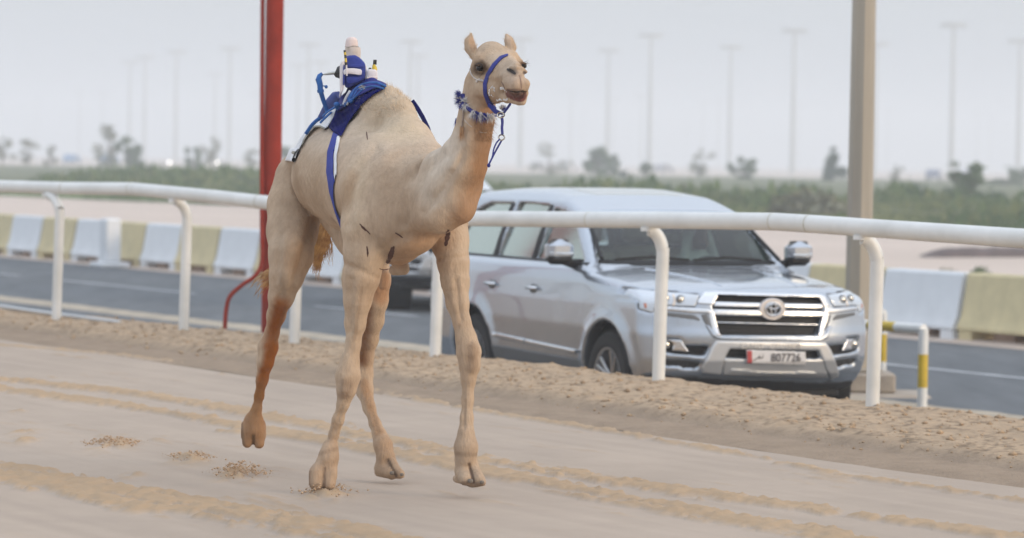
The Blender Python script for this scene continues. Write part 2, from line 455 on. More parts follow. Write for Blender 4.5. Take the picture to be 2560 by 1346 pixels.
# --- sand bank between the track and the rail
CREST = [(-60, 12.35), (-34, 12.35), (-30.3, 12.8), (-27, 13.0), (-22, 13.2), (-18, 13.3), (-14, 13.35), (0, 13.35), (40, 13.4)]
def bank_z(U, V, X, Y):
    cr = np.interp(U, [c[0] for c in CREST], [c[1] for c in CREST])
    prof = np.interp(V-10.95+0.10*(fbm(U*0.6, V*0, s=12)-0.5), [-0.35, 0, 0.10, 0.42, 0.52, 0.66, 0.80, 1.05, 1.7, 2.1], [-0.03, 0.004, 0.02, 0.030, 0.070, 0.072, 0.045, 0.060, 0.080, 0.082])
    lump = 0.036*(fbm(U*2.2, V*3.0, s=21)-0.45)+0.020*(fbm(U*7, V*9, s=22)-0.5)+0.016*(fbm(U*20, V*26, s=23, o=3)-0.5)
    rid = 0.05*np.exp(-((V-11.58)/0.13)**2)*fbm(U*5, V*9, s=24)
    z = prof+(lump*sstep(11.25, 11.7, V)+rid*sstep(11.2, 11.5, V))+0.004*(fbm(U*9, V*30, s=25)-0.5)
    z = np.where(V > cr, z-(V-cr)*1.1, z)
    return np.maximum(z, ROADZ-0.05)
def bank_col(U, V, X, Y, Z):
    t = sstep(11.38, 11.55, V+0.06*fbm(U*3, V*3, s=31))
    rg = np.exp(-((V-11.60)/0.14)**2)*0.6*fbm(U*3, V*8, s=32)
    n = fbm(U*6, V*8, s=33)-0.5; n2 = fbm(U*22, V*26, s=34, o=3)
    c = np.array([0.315, 0.240, 0.175])*(1-t[..., None])+np.array([0.440, 0.328, 0.225])*t[..., None]  # lower band darker: shade of the step under the ridge, in the colour
    c = c*(1-0.30*rg[..., None])*(1+0.28*n[..., None])
    c = c*(1-0.42*sstep(0.57, 0.68, n2)[..., None]*t[..., None])
    return np.clip(c, 0, 1)
uu = np.concatenate([np.linspace(-60, -34.2, 60), np.linspace(-34, -11.5, 1500), np.linspace(-11.4, 30, 60)])
sand_bank = grid_mesh('sand_bank', uu, np.linspace(10.9, 14.1, 190), bank_z, bank_col, M_bank)
# loose pebbles and clods lying on the bank
pb = []; fb = []
cl_v = []
nC = 2600
uC = RNG.uniform(-33, -12, nC); vC = 11.3+2.0*RNG.random(nC)**0.9
xy = uC[:, None]*T+vC[:, None]*N
zC = bank_z(uC, vC, xy[:, 0], xy[:, 1])
rC = 0.006+0.018*RNG.random(nC)**3
octa = np.array([(1, 0, 0), (0, 1, 0), (-1, 0, 0), (0, -1, 0), (0, 0, .8), (0, 0, -.8)], float)
of = np.array([(0, 1, 4), (1, 2, 4), (2, 3, 4), (3, 0, 4), (1, 0, 5), (2, 1, 5), (3, 2, 5), (0, 3, 5)])
Vc = (octa[None]*(0.7+0.6*RNG.random((nC, 6, 1)))*rC[:, None, None])+np.stack([xy[:, 0], xy[:, 1], zC+rC*0.2], 1)[:, None]
Fc = (of[None]+6*np.arange(nC)[:, None, None]).reshape(-1, 3)
clods = link('sand_clods', arr_mesh('sand_clods', Vc.reshape(-1, 3), Fc, False), mat('clod', (0.38, 0.27, 0.17), 0.95, var=0.3, vscale=2))
tag(clods, 'small clods and pebbles scattered over the sand bank beside the track', 'clods', kind='stuff')
# clods thrown up on the track around the hoof prints
Vt = []; 
for x, y, r in CL[2:6]:
    c = G(x, y); k = 700 if r > 45 else 350
    for _ in range(k):
        q = random.gauss(0, .45); w = random.gauss(0, .45); rr = r/520
        s_ = 0.0018+0.007*random.random()**4
        Vt.append((c[0]+q*rr*1.7, c[1]+w*rr*2.4, 0.012+0.062*random.random()**2*math.exp(-(q*q+w*w)*1.5)*(1 if x > 500 else .6), s_))
Vt = np.array(Vt)
Vc = octa[None]*(0.6+0.8*RNG.random((len(Vt), 6, 1)))*Vt[:, 3][:, None, None]+Vt[:, None, :3]
Fc = (of[None]+6*np.arange(len(Vt))[:, None, None]).reshape(-1, 3)
spray = link('kicked_sand', arr_mesh('kicked_sand', Vc.reshape(-1, 3), Fc, False), mat('kicked', (0.44, 0.305, 0.195), 0.95, var=0.2, vscale=5))
tag(spray, 'crumbs of sand kicked up around the footprints on the track', 'sand', kind='stuff')

# --- bright green verge at the foot of the far bank
def verge_z(U, V, X, Y): return np.where(Y > 0, -0.44, 0)+0.05*fbm(X*.8, Y*.4, s=61)
xs_v = np.linspace(-24, 24, 120); Vv = []; 
for x_ in xs_v:
    for dy in (0.2, 3, 7): Vv.append((x_, 128-x_*1.6+dy, -0.42+0.12*(dy == 3)))
Fv = [(i*3+k, (i+1)*3+k, (i+1)*3+k+1, i*3+k+1) for i in range(119) for k in range(2)]
me_v = bpy.data.meshes.new('grass_verge'); me_v.from_pydata(Vv, [], Fv)
tag(link('grass_verge', me_v, mat('verge_grass', (0.13, 0.19, 0.06), 0.95, var=.3, vscale=.3, bump=.5, bscale=3, bdist=.1, spec=.1)), kind='structure')

# --- service road, sand strip, main road
flat_strip('service_road', -150, 40, 13.2, 17.75, ROADZ, M_asph)
flat_strip('road', -150, 40, 18.2, 25.35, ROADZ, M_asph)
grid_mesh('sand_strip', np.linspace(-100, 20, 900), np.linspace(17.55, 18.45, 24),
          lambda U, V, X, Y: ROADZ-0.02+0.055*np.clip(1-((V-18.0-0.12*(fbm(U*0.5, V*0, s=71)-.5))/0.30)**2, -0.4, 1)+0.02*(fbm(U*4, V*6, s=72)-.5), None, M_kerbsand)
grid_mesh('road_shoulder', np.linspace(-100, 20, 500), np.linspace(25.2, 25.9, 10),
          lambda U, V, X, Y: ROADZ-0.012+0.05*sstep(25.2, 25.5, V)+0.015*(fbm(U*2, V*3, s=73)-.5), None, M_desert)
def lane_u(px, py): return uv_of(G(px, py, ROADZ))[0]
lm = [(160, 700, 490, 735), (740, 766, 1045, 792), (-340, 655, 40, 690), (2195, 911, 2700, 965)]
for a in lm:
    ua, ub = lane_u(a[0], a[1]), lane_u(a[2], a[3])
    flat_strip('lane_marking', ua, ub, 21.55, 21.68, ROADZ+0.004, M_line, 6, 2)
# white pipe lying along the foot of the fence at the far left
mb = MB(); pts = [PV(x, y, d) for x, y, d in ((-40, 760, 36.5), (0, 766, 35.5), (120, 783, 33.9), (300, 806, 32.6))]
mb.tube(spline(pts, 6), 0.018, 8)
tag(mb.build('hose', mat('white_hose', (0.55, 0.56, 0.57), 0.5)), 'white hose on the sand at the foot of the rail, far left', 'hose')
# ================================================================ RAIL FENCE
M_pvc = mat('white_plastic', (0.70, 0.70, 0.67), 0.38, var=0.10, vscale=3, col2=(0.78, 0.78, 0.76), spec=0.5, bump=0.05, bscale=8)
M_seam = mat('rail_joint', (0.52, 0.50, 0.42), 0.5, var=0.15)
posts = [(140, 800, 33.3), (458, 830, 31.6), (735, 860, 29.75), (1087, 895, 28.0), (1645, 955, 25.35), (2180, 1015, 23.1)]
railpts = [(-420, 452, 37.0), (-60, 452, 34.6), (0, 451, 34.3), (180, 456, 33.3), (350, 457, 32.4), (430, 464, 31.7), (560, 476, 30.9), (670, 488, 30.1), (900, 509, 29.0), (1180, 528, 27.75),
           (1500, 530, 26.1), (1640, 530, 25.35), (1850, 532, 24.5), (1960, 533, 24.0), (2050, 538, 23.6), (2200, 548, 23.0), (2560, 571, 21.5), (2900, 590, 20.1)]
fence = empty('rail_fence', tuple(G(1645, 955, 0.05)), label='long white plastic rail on curved white posts beside the sand track', cat='fence')
def fl(p): return Vector(p)-fence.location
OFF = Vector((-N[0], -N[1], 0))*0.085
def rail_centre(px, py, D):
    s = FPX/D
    return PV(px, py+0.058*s, D)+OFF
rc = [rail_centre(*p) for p in railpts]
def rail_seg(i0, i1):
    mb = MB(); path = []
    for i in range(i0, i1):
        for k in range(4): path.append(rc[i].lerp(rc[i+1], k/4))
    path.append(rc[i1])
    mb.tube([fl(p) for p in path], 0.059, 16, flat=0.78, up=(0, 0, 1))
    return mb.build('rail', M_pvc, fence)
for a, b in ((0, 3), (3, 4), (4, 7), (7, 10), (10, 13), (13, 14), (14, 17)): rail_seg(a, b)
for i in (3, 4, 7, 10, 13, 14):
    d = (rc[i+1]-rc[i-1]).normalized()
    mb = MB(); mb.tube([fl(rc[i]-d*0.006), fl(rc[i]+d*0.006)], 0.0602, 16, flat=0.795, up=(0, 0, 1)); mb.build('joint_ring', M_seam, fence)
def rail_at(px):
    for i in range(len(railpts)-1):
        if railpts[i][0] <= px <= railpts[i+1][0]:
            t = (px-railpts[i][0])/(railpts[i+1][0]-railpts[i][0]); return rc[i].lerp(rc[i+1], t)
for px, py, D in posts:
    base = PV(px, py, D); base.z = min(base.z, 0.05)-0.15
    top = rail_at(px)+Vector((0, 0, -0.045))
    lean = 6/(FPX/D)
    knee = Vector((base.x+lean, base.y, top.z-0.20)); tgt = top+Vector((0, 0, -.022))
    # the post head bends over to the track side in a quarter circle
    pts = [base, base.lerp(knee, .5)]
    dx_, dy_ = tgt.x-knee.x, tgt.y-knee.y
    for k in range(7):
        a = k/6*math.pi/2*.92; pts.append(Vector((knee.x+dx_*(1-math.cos(a)), knee.y+dy_*(1-math.cos(a)), knee.z+(tgt.z-knee.z)*math.sin(a))))
    mb = MB(); sp = spline([fl(p) for p in pts], 3); mb.tube(sp, 0.045, 14); mb.build('post', M_pvc, fence)
    mb = MB(); mb.tube([fl(tgt-Vector((0, 0, .012))), fl(tgt+Vector((0, 0, .018)))], 0.048, 12); mb.build('rail_bracket', M_pvc, fence)

# ================================================================ RED POLE AND BENT PIPE
M_red = mat('red_paint', (0.27, 0.028, 0.014), 0.85, var=0.22, vscale=5, bump=0.1, bscale=20, spec=.2)
def vert_x(px, py, D): return PV(px, py, D)
D_ = 32.3
rp = empty('red_pole', tuple(PV(675, 845, D_)), label='tall red steel pole rising out of frame behind the rail and the camel', cat='pole')
o_ = Vector(rp.location)
mb = MB(); w = 0.062
for dx, ww, dy in ((0.018, 0.060, 0.0), (-0.056, 0.018, -0.02)):
    pass
mb.tube([Vector((0.0, 0, -0.3)), Vector((0.0, 0, 6.5))], 0.080, 20); mb.build('column', M_red, rp)
mb = MB(); mb.box((0.0, 0, 0.0), (0.28, 0.28, 0.02), bev=0.004); mb.build('base_plate', M_red, rp)
mb = MB(); pts = [(657, -40, D_-.10), (655, 300, D_-.10), (655, 560, D_-.10), (655, 650, D_-.12), (640, 688, D_-.15), (603, 715, D_-.18), (575, 742, D_-.2), (565, 780, D_-.2), (561, 845, D_-.2)]
mb.tube(spline([PV(*p) for p in pts], 8), 0.020, 12)
tag(mb.build('bent_pipe', M_red), 'thin red pipe down the red pole, bending out left at its foot', 'pipe')

# ================================================================ LAMP POST, FOOTING AND PIPE GUARDS
M_post = mat('weathered_steel', (0.37, 0.325, 0.26), 0.55, var=0.14, vscale=2.0, bump=0.15, bscale=14, stretch=((4, 4, .3), 0))
M_conc = mat('concrete', (0.36, 0.31, 0.255), 0.9, var=0.2, vscale=6, bump=0.5, bscale=25)
Dp = 33.0
b = G(2140, 990, ROADZ+0.02); b = P(2141, 990, Dp); b[2] = ROADZ+0.25
lp = empty('lamp_post', tuple(b), label='thick tan eight sided lamp post rising out of frame at the right', cat='pole')
mb = MB(); mb.tube([Vector((0, 0, -.1)), Vector((0, 0, 9.0))], [0.124, 0.085], 8); mb.build('shaft', M_post, lp, smooth=0.3)
mb = MB(); mb.box((0, 0, -.02), (0.42, 0.42, 0.03), bev=.005); mb.build('base_plate', M_post, lp)
mb = MB(); mb.box((0.02, 0, -0.13), (0.62, 0.55, 0.18), bev=.02); mb.box((0.12, -0.05, -0.30), (1.05, 0.8, 0.16), bev=.03); mb.build('footing', M_conc, lp)
mb = MB(); mb.ell((0, 0, 0), (0.17, 0.2, 0.09)); 
M_wht = mat('white_paint', (0.74, 0.74, 0.72), 0.45, var=0.08, vscale=6); M_yel = mat('yellow_paint', (0.60, 0.42, 0.03), 0.5, var=0.15, vscale=6)
def guard(label, A, B, h, bands_top, r):
    A = Vector(A); B = Vector(B); g = empty('pipe_guard', tuple(A), label=label, cat='guard rail', group='yellow and white pipe guards')
    B = B-A; zt = Vector((0, 0, h))
    for q in (Vector((0, 0, 0)), B):
        po = None
        for k, (z0, z1) in enumerate(((-.03, .28*h), (.28*h, .69*h), (.69*h, h))):
            m = MB(); m.tube([q+Vector((0, 0, z0)), q+Vector((0, 0, z1))], r, 12)
            if po is None: po = m.build('post', M_wht, g); 
            else: m.build('painted_band' if k == 1 else 'post_head', M_yel if k == 1 else M_wht, po)
    n = bands_top
    rl = None
    for k in range(n):
        a = B*(k/n)+zt; c = B*((k+1)/n)+zt; m = MB(); m.tube([a, c], r*1.02, 12)
        nm = 'top_rail' if rl is None else 'rail_band'
        x = m.build(nm, M_wht if k % 2 == 0 else M_yel, rl or g)
        rl = rl or x
    return g
A1 = P(2305, 1030, 31.0); A1[2] = ROADZ; B1 = P(2105, 1000, 31.9); B1[2] = ROADZ
guard('yellow and white pipe guard in front of the tan lamp post', A1, B1, 0.70, 3, 0.043)
A2 = P(2205, 975, 34.2); A2[2] = ROADZ+.06; B2 = P(2085, 960, 35.2); B2[2] = ROADZ+.06
guard('yellow and white pipe guard behind the tan lamp post', A2, B2, 0.64, 3, 0.036)

# ================================================================ PLASTIC ROAD BARRIERS
M_bw = mat('barrier_white', (0.70, 0.72, 0.74), 0.7, var=0.06, vscale=3); M_by = mat('barrier_yellow', (0.60, 0.51, 0.30), 0.8, var=0.12, vscale=3)
M_hole = mat('slot_shadow', (0.03, 0.03, 0.03), 0.9); M_block = mat('block', (0.34, 0.24, 0.18), 0.9, var=0.2)
def barrier_mesh():
    Lb = 1.65
    prof = [(-0.26, 0.13), (-0.26, 0.17), (-0.20, 0.30), (-0.115, 0.79), (-0.09, 0.82), (0.09, 0.82), (0.115, 0.79), (0.20, 0.30), (0.26, 0.17), (0.26, 0.13)]
    mb = MB(); mb.prism([(y, z) for y, z in prof], -Lb/2, Lb/2, lambda u, v, w: Vector((w, u, v)))
    return mb
def make_barrier(m, label):
    e = empty('road_barrier', label=label, cat='barrier', group='row of yellow and white road barriers')
    barrier_mesh().build('shell', m, e, smooth=0.3)
    for x in (-0.68, 0.68):
        q = MB(); q.box((x, 0, .065), (0.26, 0.5, 0.13), bev=.01); q.build('foot', m, e)
    for x in (-0.28, 0.36):
        q = MB(); q.box((x, -0.262, 0.16), (0.17, 0.03, 0.075), bev=.01); q.build('slot', M_hole, e)
    q = MB(); q.box((0.02, 0, 0.07), (0.44, 0.3, 0.13), bev=.01); q.build('wedge_block', M_block, e)
    return e
ang = math.atan2(T[1], T[0])
def bu(px, py): return uv_of(P(px, py, 1)*0+G(px, py, ROADZ))[0]
u_anchor = bu(2397, 838)-0.40
proto = {}
rowl = []
k = -1
uc = u_anchor+1.703*1.5
kk = 0
while uc > -78:
    yellow = kk % 2 == 0 if False else (kk % 2 == 1)
    c = UV(uc, 25.62); x_img, y_img, _ = proj(c[0], c[1], -0.1)
    if x_img < 2640 and x_img > -60: rowl.append((uc, (kk % 2 == 0), x_img))
    uc -= 1.703; kk += 1
ref = min(range(len(rowl)), key=lambda i: abs(rowl[i][2]-2310))   # this one is white
wnum = {True: 0, False: 0}
for i, (uc, _, xi) in enumerate(rowl):
    white = (i-ref) % 2 == 0
    if xi > 1900: where = 'right of the lamp post' if xi > 2180 else 'between the silver car and the lamp post'
    elif xi > 680: where = 'behind the camel and the cars'
    elif xi > 330: where = 'between the leftmost curved posts and the red pole'
    else: where = 'at the far left beyond the road'
    lab = f"{'white' if white else 'faded yellow'} plastic road barrier {where}"
    if white not in proto:
        e = make_barrier(M_bw if white else M_by, lab); proto[white] = e
    else: e = copy_tree(proto[white])
    c = UV(uc, 25.62+random.uniform(-.02, .02)); e.location = (c[0], c[1], ROADZ+random.uniform(0, .01)); e.rotation_euler = (0, 0, ang+random.uniform(-.01, .01)+math.pi)
    e['label'] = lab
    e['group'] = f"{'white' if white else 'yellow'} barriers {where}"
ords = ['first', 'second', 'third', 'fourth', 'fifth', 'sixth', 'seventh', 'eighth', 'ninth', 'tenth', 'eleventh', 'twelfth', 'thirteenth', 'fourteenth', 'fifteenth', 'sixteenth', 'seventeenth', 'eighteenth', 'nineteenth', 'twentieth', 'twenty-first', 'twenty-second']
bars = [o for o in COL.objects if o.name.startswith('road_barrier')]
bars.sort(key=lambda o: proj(*o.location)[0])
for j, o in enumerate(bars):
    x = proj(*o.location)[0]; cw = 'white' if 'white' in o['label'] else 'faded yellow'
    o['group'] = 'row of road barriers'
    o['label'] = f"{cw} road barrier, {ords[j]} of the row counted from the left edge"
    if 2180 < x < 2400 and cw == 'white': o['label'] = 'large white road barrier just right of the lamp post'
    elif x >= 2400: o['label'] = f'{cw} road barrier at the right edge of the picture'
# white end post standing in the row
c = G(308, 668, ROADZ); e = empty('barrier_post', (c[0]-.2, c[1]-.4, ROADZ), ang, 'tall white post block in the barrier row at the left', 'post')
q = MB(); q.box((0, 0, .50), (0.34, 0.30, 0.80), bev=.03); q.build('upright', M_bw, e)
q = MB(); q.box((0, 0, .05), (0.62, 0.56, 0.10), bev=.02); q.build('foot', M_bw, e)

# ================================================================ FAR GROUND: SCRUB, TREES, MASTS, CARS
M_leaf = [mat('scrub_leaf', (0.095, 0.150, 0.055), 0.8, var=0.15, vscale=0.6), mat('grass_leaf', (0.165, 0.195, 0.08), 0.8, var=0.15, vscale=0.4),
          mat('dark_leaf', (0.035, 0.080, 0.030), 0.8, var=0.3, vscale=0.8), mat('dry_leaf', (0.20, 0.20, 0.13), 0.85, var=0.25, vscale=0.8)]
M_bark = mat('bark', (0.16, 0.12, 0.09), 0.9, var=0.3, vscale=4)
def leafcloud(c, rad, n, size, flat=1.0, seed=0, hollow=0.35):
    rg = np.random.default_rng(seed)
    d = rg.normal(size=(n, 3)); d /= np.linalg.norm(d, axis=1)[:, None]
    r = (hollow+(1-hollow)*rg.random(n)**0.5)[:, None]
    c0 = np.asarray(c)+d*r*np.asarray(rad)
    a = rg.normal(size=(n, 3))*size; b_ = rg.normal(size=(n, 3))*size
    a[:, 2] *= flat; b_[:, 2] *= flat
    V = np.stack([c0-a*.5, c0+a*.5, c0+b_], 1).reshape(-1, 3)
    return V
def tri_obj(name, V, m, parent=None):
    return link(name, arr_mesh(name, V, np.arange(len(V)).reshape(-1, 3), False), m, parent)
# grassy ground behind the flats
field_o = grid_mesh('grass_field', np.linspace(-75, 75, 260), np.concatenate([np.linspace(96, 190, 160), np.linspace(193, 420, 60)]),
    lambda U, V, X, Y: np.where(Y < 96, 0, -0.55+sstep(0, 1, (Y-(128-X*1.6))/8)*(0.10+0.28*fbm(X*.15, Y*.12, s=81))+0.30*sstep(20, 34, Y-(128-X*1.6)))
    -0.4*(1-sstep(-1, 1, (Y-(128-X*1.6)))), None,
    mat('field_grass', (0.085, 0.115, 0.05), 0.95, var=0.3, vscale=0.12, col2=(0.17, 0.17, 0.08), bump=0.6, bscale=2, bdist=.2), xy=None)
def bankline(X): return 128-X*1.6
vv = []
n = 26000
X = RNG.uniform(-26, 26, n); dY = RNG.random(n)**1.3*45+1
Y = bankline(X)+dY
dens = fbm(X*.25, Y*.10, s=91)
h = (0.15+0.85*sstep(0.35, .75, dens))*np.clip(dY/7, .3, 1)*(0.5+0.5*RNG.random(n))
zb = -0.5+0.25*sstep(0, 12, dY)+0.3*sstep(20, 34, dY)
half = RNG.random(n) < 0.5
def tufts(sel, hh, wd):
    x, y, z, q = X[sel], Y[sel], zb[sel], hh[sel]
    a = RNG.uniform(0, math.pi, len(x)); w_ = wd*(0.5+RNG.random(len(x)))
    z0 = z+q*RNG.random(len(x))*0.8
    V = np.stack([np.stack([x-np.cos(a)*w_, y-np.sin(a)*w_, z0], 1), np.stack([x+np.cos(a)*w_, y+np.sin(a)*w_, z0+.05], 1), np.stack([x, y, z0+q*.5+.08], 1)], 1)
    return V.reshape(-1, 3)
tag(tri_obj('scrub', tufts(half & (dens > .40), h, .22), M_leaf[0]), 'green scrub covering the low bank beyond the sand flats', 'scrub', kind='stuff')
tag(tri_obj('tall_grass', tufts(~half | (dens < .45), h*.8, .16), M_leaf[1]), 'tall dry yellow green grass along the low bank in the distance', 'grass', kind='stuff')

def tree(x, ybase, ytop, wpx, D, kind, label, seed):
    s = FPX/D; top = P(x, ytop, D); g = Vector((top[0], top[1], -0.5)); H = top[2]+0.5; W = wpx/s/2
    e = empty('desert_shrub' if kind == 2 and H < 2.2 else 'desert_tree', tuple(g), label=label, cat='shrub' if kind == 2 and H < 2.2 else 'tree')
    rg = random.Random(seed); mb = MB(); V = []
    th = H*(0.35 if kind != 1 else 0.5)
    mb.tube([Vector((0, 0, -.1)), Vector((rg.uniform(-.1, .1), 0, th*.6)), Vector((rg.uniform(-.2, .2), 0, th))], [0.05*H**.5, 0.04*H**.5, .03*H**.5], 6)
    nb = 9 if kind == 1 else 12
    for i in range(nb):
        a = rg.uniform(0, 6.28); rr = W*rg.uniform(.15, .95); z = H*rg.uniform(.22, .93) if kind != 3 else H*rg.uniform(.2, .95)
        if kind == 3: rr *= max(.1, 1-z/H)
        if kind == 2: z = H*rg.uniform(.15, .85); rr *= math.sqrt(max(.1, 1-(z/H)**2))
        c = (rr*math.cos(a), rr*math.sin(a)*.7, z)
        mb.tube([Vector((0, 0, th*rg.uniform(.3, .95))), Vector((c[0]*.5, c[1]*.5, (z+th)*.5)), Vector(c)], [.02*H**.5, .014*H**.5, .006], 4, cap=False)
        kf = .42 if kind == 1 else .27; V.append(leafcloud(c, (W*kf, W*kf, H*.13), 55 if kind == 1 else 230, 0.10*(H/2.5), seed=seed*31+i, hollow=.05))
    V.append(leafcloud((0, 0, H*.93), (W*.2, W*.2, H*.07), 40, .08*(H/2.5), seed=seed))
    mb.build('trunk', M_bark, e); tri_obj('crown', np.concatenate(V), M_leaf[{0: 0, 1: 3, 2: 2, 3: 2}[kind]], e)
    return e
TR = [(8, 400, 342, 60, 260, 1, 'bare grey tree cut by the left edge of the picture'), (72, 408, 348, 56, 270, 1, 'small thin bare tree near the left edge'),
 (125, 405, 364, 34, 260, 1, 'very small bare shrub left of the pale tree'), (275, 400, 312, 78, 250, 1, 'pale sparse tree, tallest of those left of the red pole'),
 (332, 408, 344, 74, 240, 0, 'dense green bush tree left of the red pole'), (487, 415, 368, 48, 260, 0, 'low round green bush between the left pair of curved posts'),
 (532, 415, 342, 56, 280, 1, 'grey sparse tree just left of the red pole'), (628, 420, 376, 60, 250, 1, 'grey brush partly hidden by the red pole'), (712, 420, 370, 50, 250, 0, 'dark bush just right of the red pole'),
 (1376, 440, 362, 120, 270, 1, 'flat topped sparse bare tree right of the camel head'), (1488, 440, 368, 76, 250, 0, 'round green tree above the roof of the silver car'),
 (1530, 440, 388, 50, 255, 0, 'small green tree touching the round green tree'), (1614, 455, 408, 44, 240, 0, 'small dark bush above the roof of the silver car'),
 (1752, 450, 372, 66, 270, 1, 'sparse grey tree with a spindly top right of the car roof'), (1856, 460, 395, 64, 230, 0, 'leaning green tree left of the lamp post'),
 (2084, 470, 366, 88, 220, 3, 'pointed green tree just left of the lamp post'), (2240, 470, 412, 44, 240, 1, 'thin grey shrub just right of the lamp post'),
 (2388, 540, 400, 130, 170, 0, 'large dark green tree on the bank right of the lamp post'), (2520, 490, 414, 110, 210, 0, 'broad green tree at the right edge of the picture'),
 (2300, 540, 458, 90, 165, 2, 'dark shrub left of the large dark tree'), (1905, 520, 470, 60, 150, 2, 'dark shrub on the bank behind the car roof'),
 (1948, 520, 466, 50, 152, 2, 'dark shrub beside the yellow bush'), (1800, 520, 478, 50, 150, 2, 'bright low shrub above the car windscreen'), (2475, 545, 470, 120, 160, 2, 'wide dark shrub on the bank at the far right'),
 (2330, 585, 512, 90, 140, 2, 'low green bush under the large dark tree'), (1560, 460, 425, 50, 230, 2, 'low bush behind the roof of the silver car')]
for i, t in enumerate(TR): tree(t[0], t[1], t[2], t[3]*(1.15 if t[5] == 0 else 1), t[4]*(1.55 if t[4] > 175 else 1), t[5], t[6], i+3)
# yellowish bush and small things on the flats
def bush(name, px, pyb, D, rad, m, label, zb_=-0.48, n=900):
    c = P(px, pyb, D); e = tri_obj(name, leafcloud((0, 0, rad[2]*.4), rad, n, rad[2]*.22, seed=int(px)), m); e.location = (c[0], c[1], zb_); return tag(e, label, 'bush')
bush('pale_bush', 2020, 560, 126, (1.5, 1.2, 0.85), M_leaf[3], 'pale rounded dry bush behind the rail left of the lamp post')
bush('small_bush', 2452, 672, 68, (0.20, 0.16, 0.16), M_leaf[0], 'small green tuft on the sand behind the right hand barriers', n=300)
bush('dry_tuft', 2370, 668, 70, (0.22, 0.16, 0.10), M_leaf[3], 'small dry tuft on the sand behind the white barrier', n=250)
# dark heap on the flats, right
def heap(px0, px1, py, D, h, label, m):
    a = P(px0, py, D); b_ = P(px1, py, D+4); n_ = 60; V = []; F = []
    for i in range(n_):
        t = i/(n_-1); c = a*(1-t)+b_*t; hh = h*(math.sin(min(1, t*6)*1.57))*(.7+.5*float(fbm(np.array([t*9.]), np.array([0.]), s=4)[0]))
        for k in range(7):
            q = k/6*math.pi; V.append((c[0], c[1]-math.cos(q)*1.0, -0.5+hh*math.sin(q)))
    for i in range(n_-1):
        for k in range(6): F.append((i*7+k, i*7+k+1, i*7+8+k, i*7+7+k))
    me = bpy.data.meshes.new('dark_heap'); me.from_pydata(V, [], F); shade(me)
    return tag(link('dark_heap', me, m), label, 'heap')
heap(2290, 2800, 632, 83, 0.27, 'low dark heap of debris on the sand behind the right hand rail', mat('debris', (0.10, 0.075, 0.07), 0.95, var=.4, vscale=3))

M_mast = mat('galvanised', (0.40, 0.41, 0.39), 0.6)
MK = 1.79
def make_mast():
    e = empty('floodlight_mast', label='x', cat='floodlight mast')
    m = MB(); m.tube([Vector((0, 0, -.3)), Vector((0, 0, 16.6*MK))], [0.30*MK, 0.17*MK], 10); m.build('mast', M_mast, e)
    m = MB(); m.lathe([(r*MK, z*MK) for r, z in [(1.25, 16.55), (1.32, 16.6), (1.32, 16.68), (1.2, 16.7)]], 20)
    for k in range(4):
        a = k*math.pi/2; m.tube([Vector((0, 0, 16.62*MK)), Vector((1.28*MK*math.cos(a), 1.28*MK*math.sin(a), 16.62*MK))], .09, 5)
    m.build('head_ring', M_mast, e)
    for k in range(8):
        a = k*math.pi/4+.2; m = MB(); m.box((1.28*MK*math.cos(a), 1.28*MK*math.sin(a), 16.45*MK), (.8, .8, .65), rot=Matrix.Rotation(a, 3, 'Z'), bev=.05)
        m.build('floodlight', M_mast, e)
    return e
MS = [(322, 152), (360, 140), (438, 126), (572, 118), (768, 108), (797, 152), (1022, 100), (1042, 136), (1300, 94), (1517, 122), (1622, 84), (1822, 114), (1980, 72), (2186, 106), (2377, 58), (2544, 98),
      (197, 226), (255, 228), (535, 182), (742, 160), (1425, 228), (1532, 244), (1602, 238), (1755, 256), (1795, 250), (1995, 262), (2217, 274), (2440, 280), (2475, 286), (2508, 310), (1456, 274), (1716, 284), (890, 206), (1110, 240), (640, 230), (90, 250)]
mp = make_mast(); base_h = 30.0
MS.sort(); names = []
tall = [m for m in MS if m[1] < 200]; small = [m for m in MS if m[1] >= 200]
for j, (px, py) in enumerate(MS):
    e = mp if j == 0 else copy_tree(mp)
    eye = 399+(px-1280)*0.01676
    D = FPX*(base_h-0.5-CAMZ)/(eye-py)
    c = P(px, eye, D); e.location = (c[0], c[1], -0.5); e.rotation_euler = (0, 0, random.random())
    big = py < 200
    if big:
        lst = tall; i_ = lst.index((px, py))
        land = ('left of the red pole' if px < 640 else 'between the red pole and the camel head' if px < 1200 else 'between the camel head and the lamp post' if px < 2150 else 'right of the lamp post')
        seg = [m for m in lst if (('left of the red pole' if m[0] < 640 else 'between the red pole and the camel head' if m[0] < 1200 else 'between the camel head and the lamp post' if m[0] < 2150 else 'right of the lamp post') == land)]
        e['label'] = f"tall floodlight mast, {ords[seg.index((px, py))]} from left among those {land}"; e['group'] = 'tall floodlight masts'
    else:
        e['label'] = f"faint far floodlight mast, {ords[small.index((px, py))]} faint one from the left"; e['group'] = 'faint far floodlight masts'
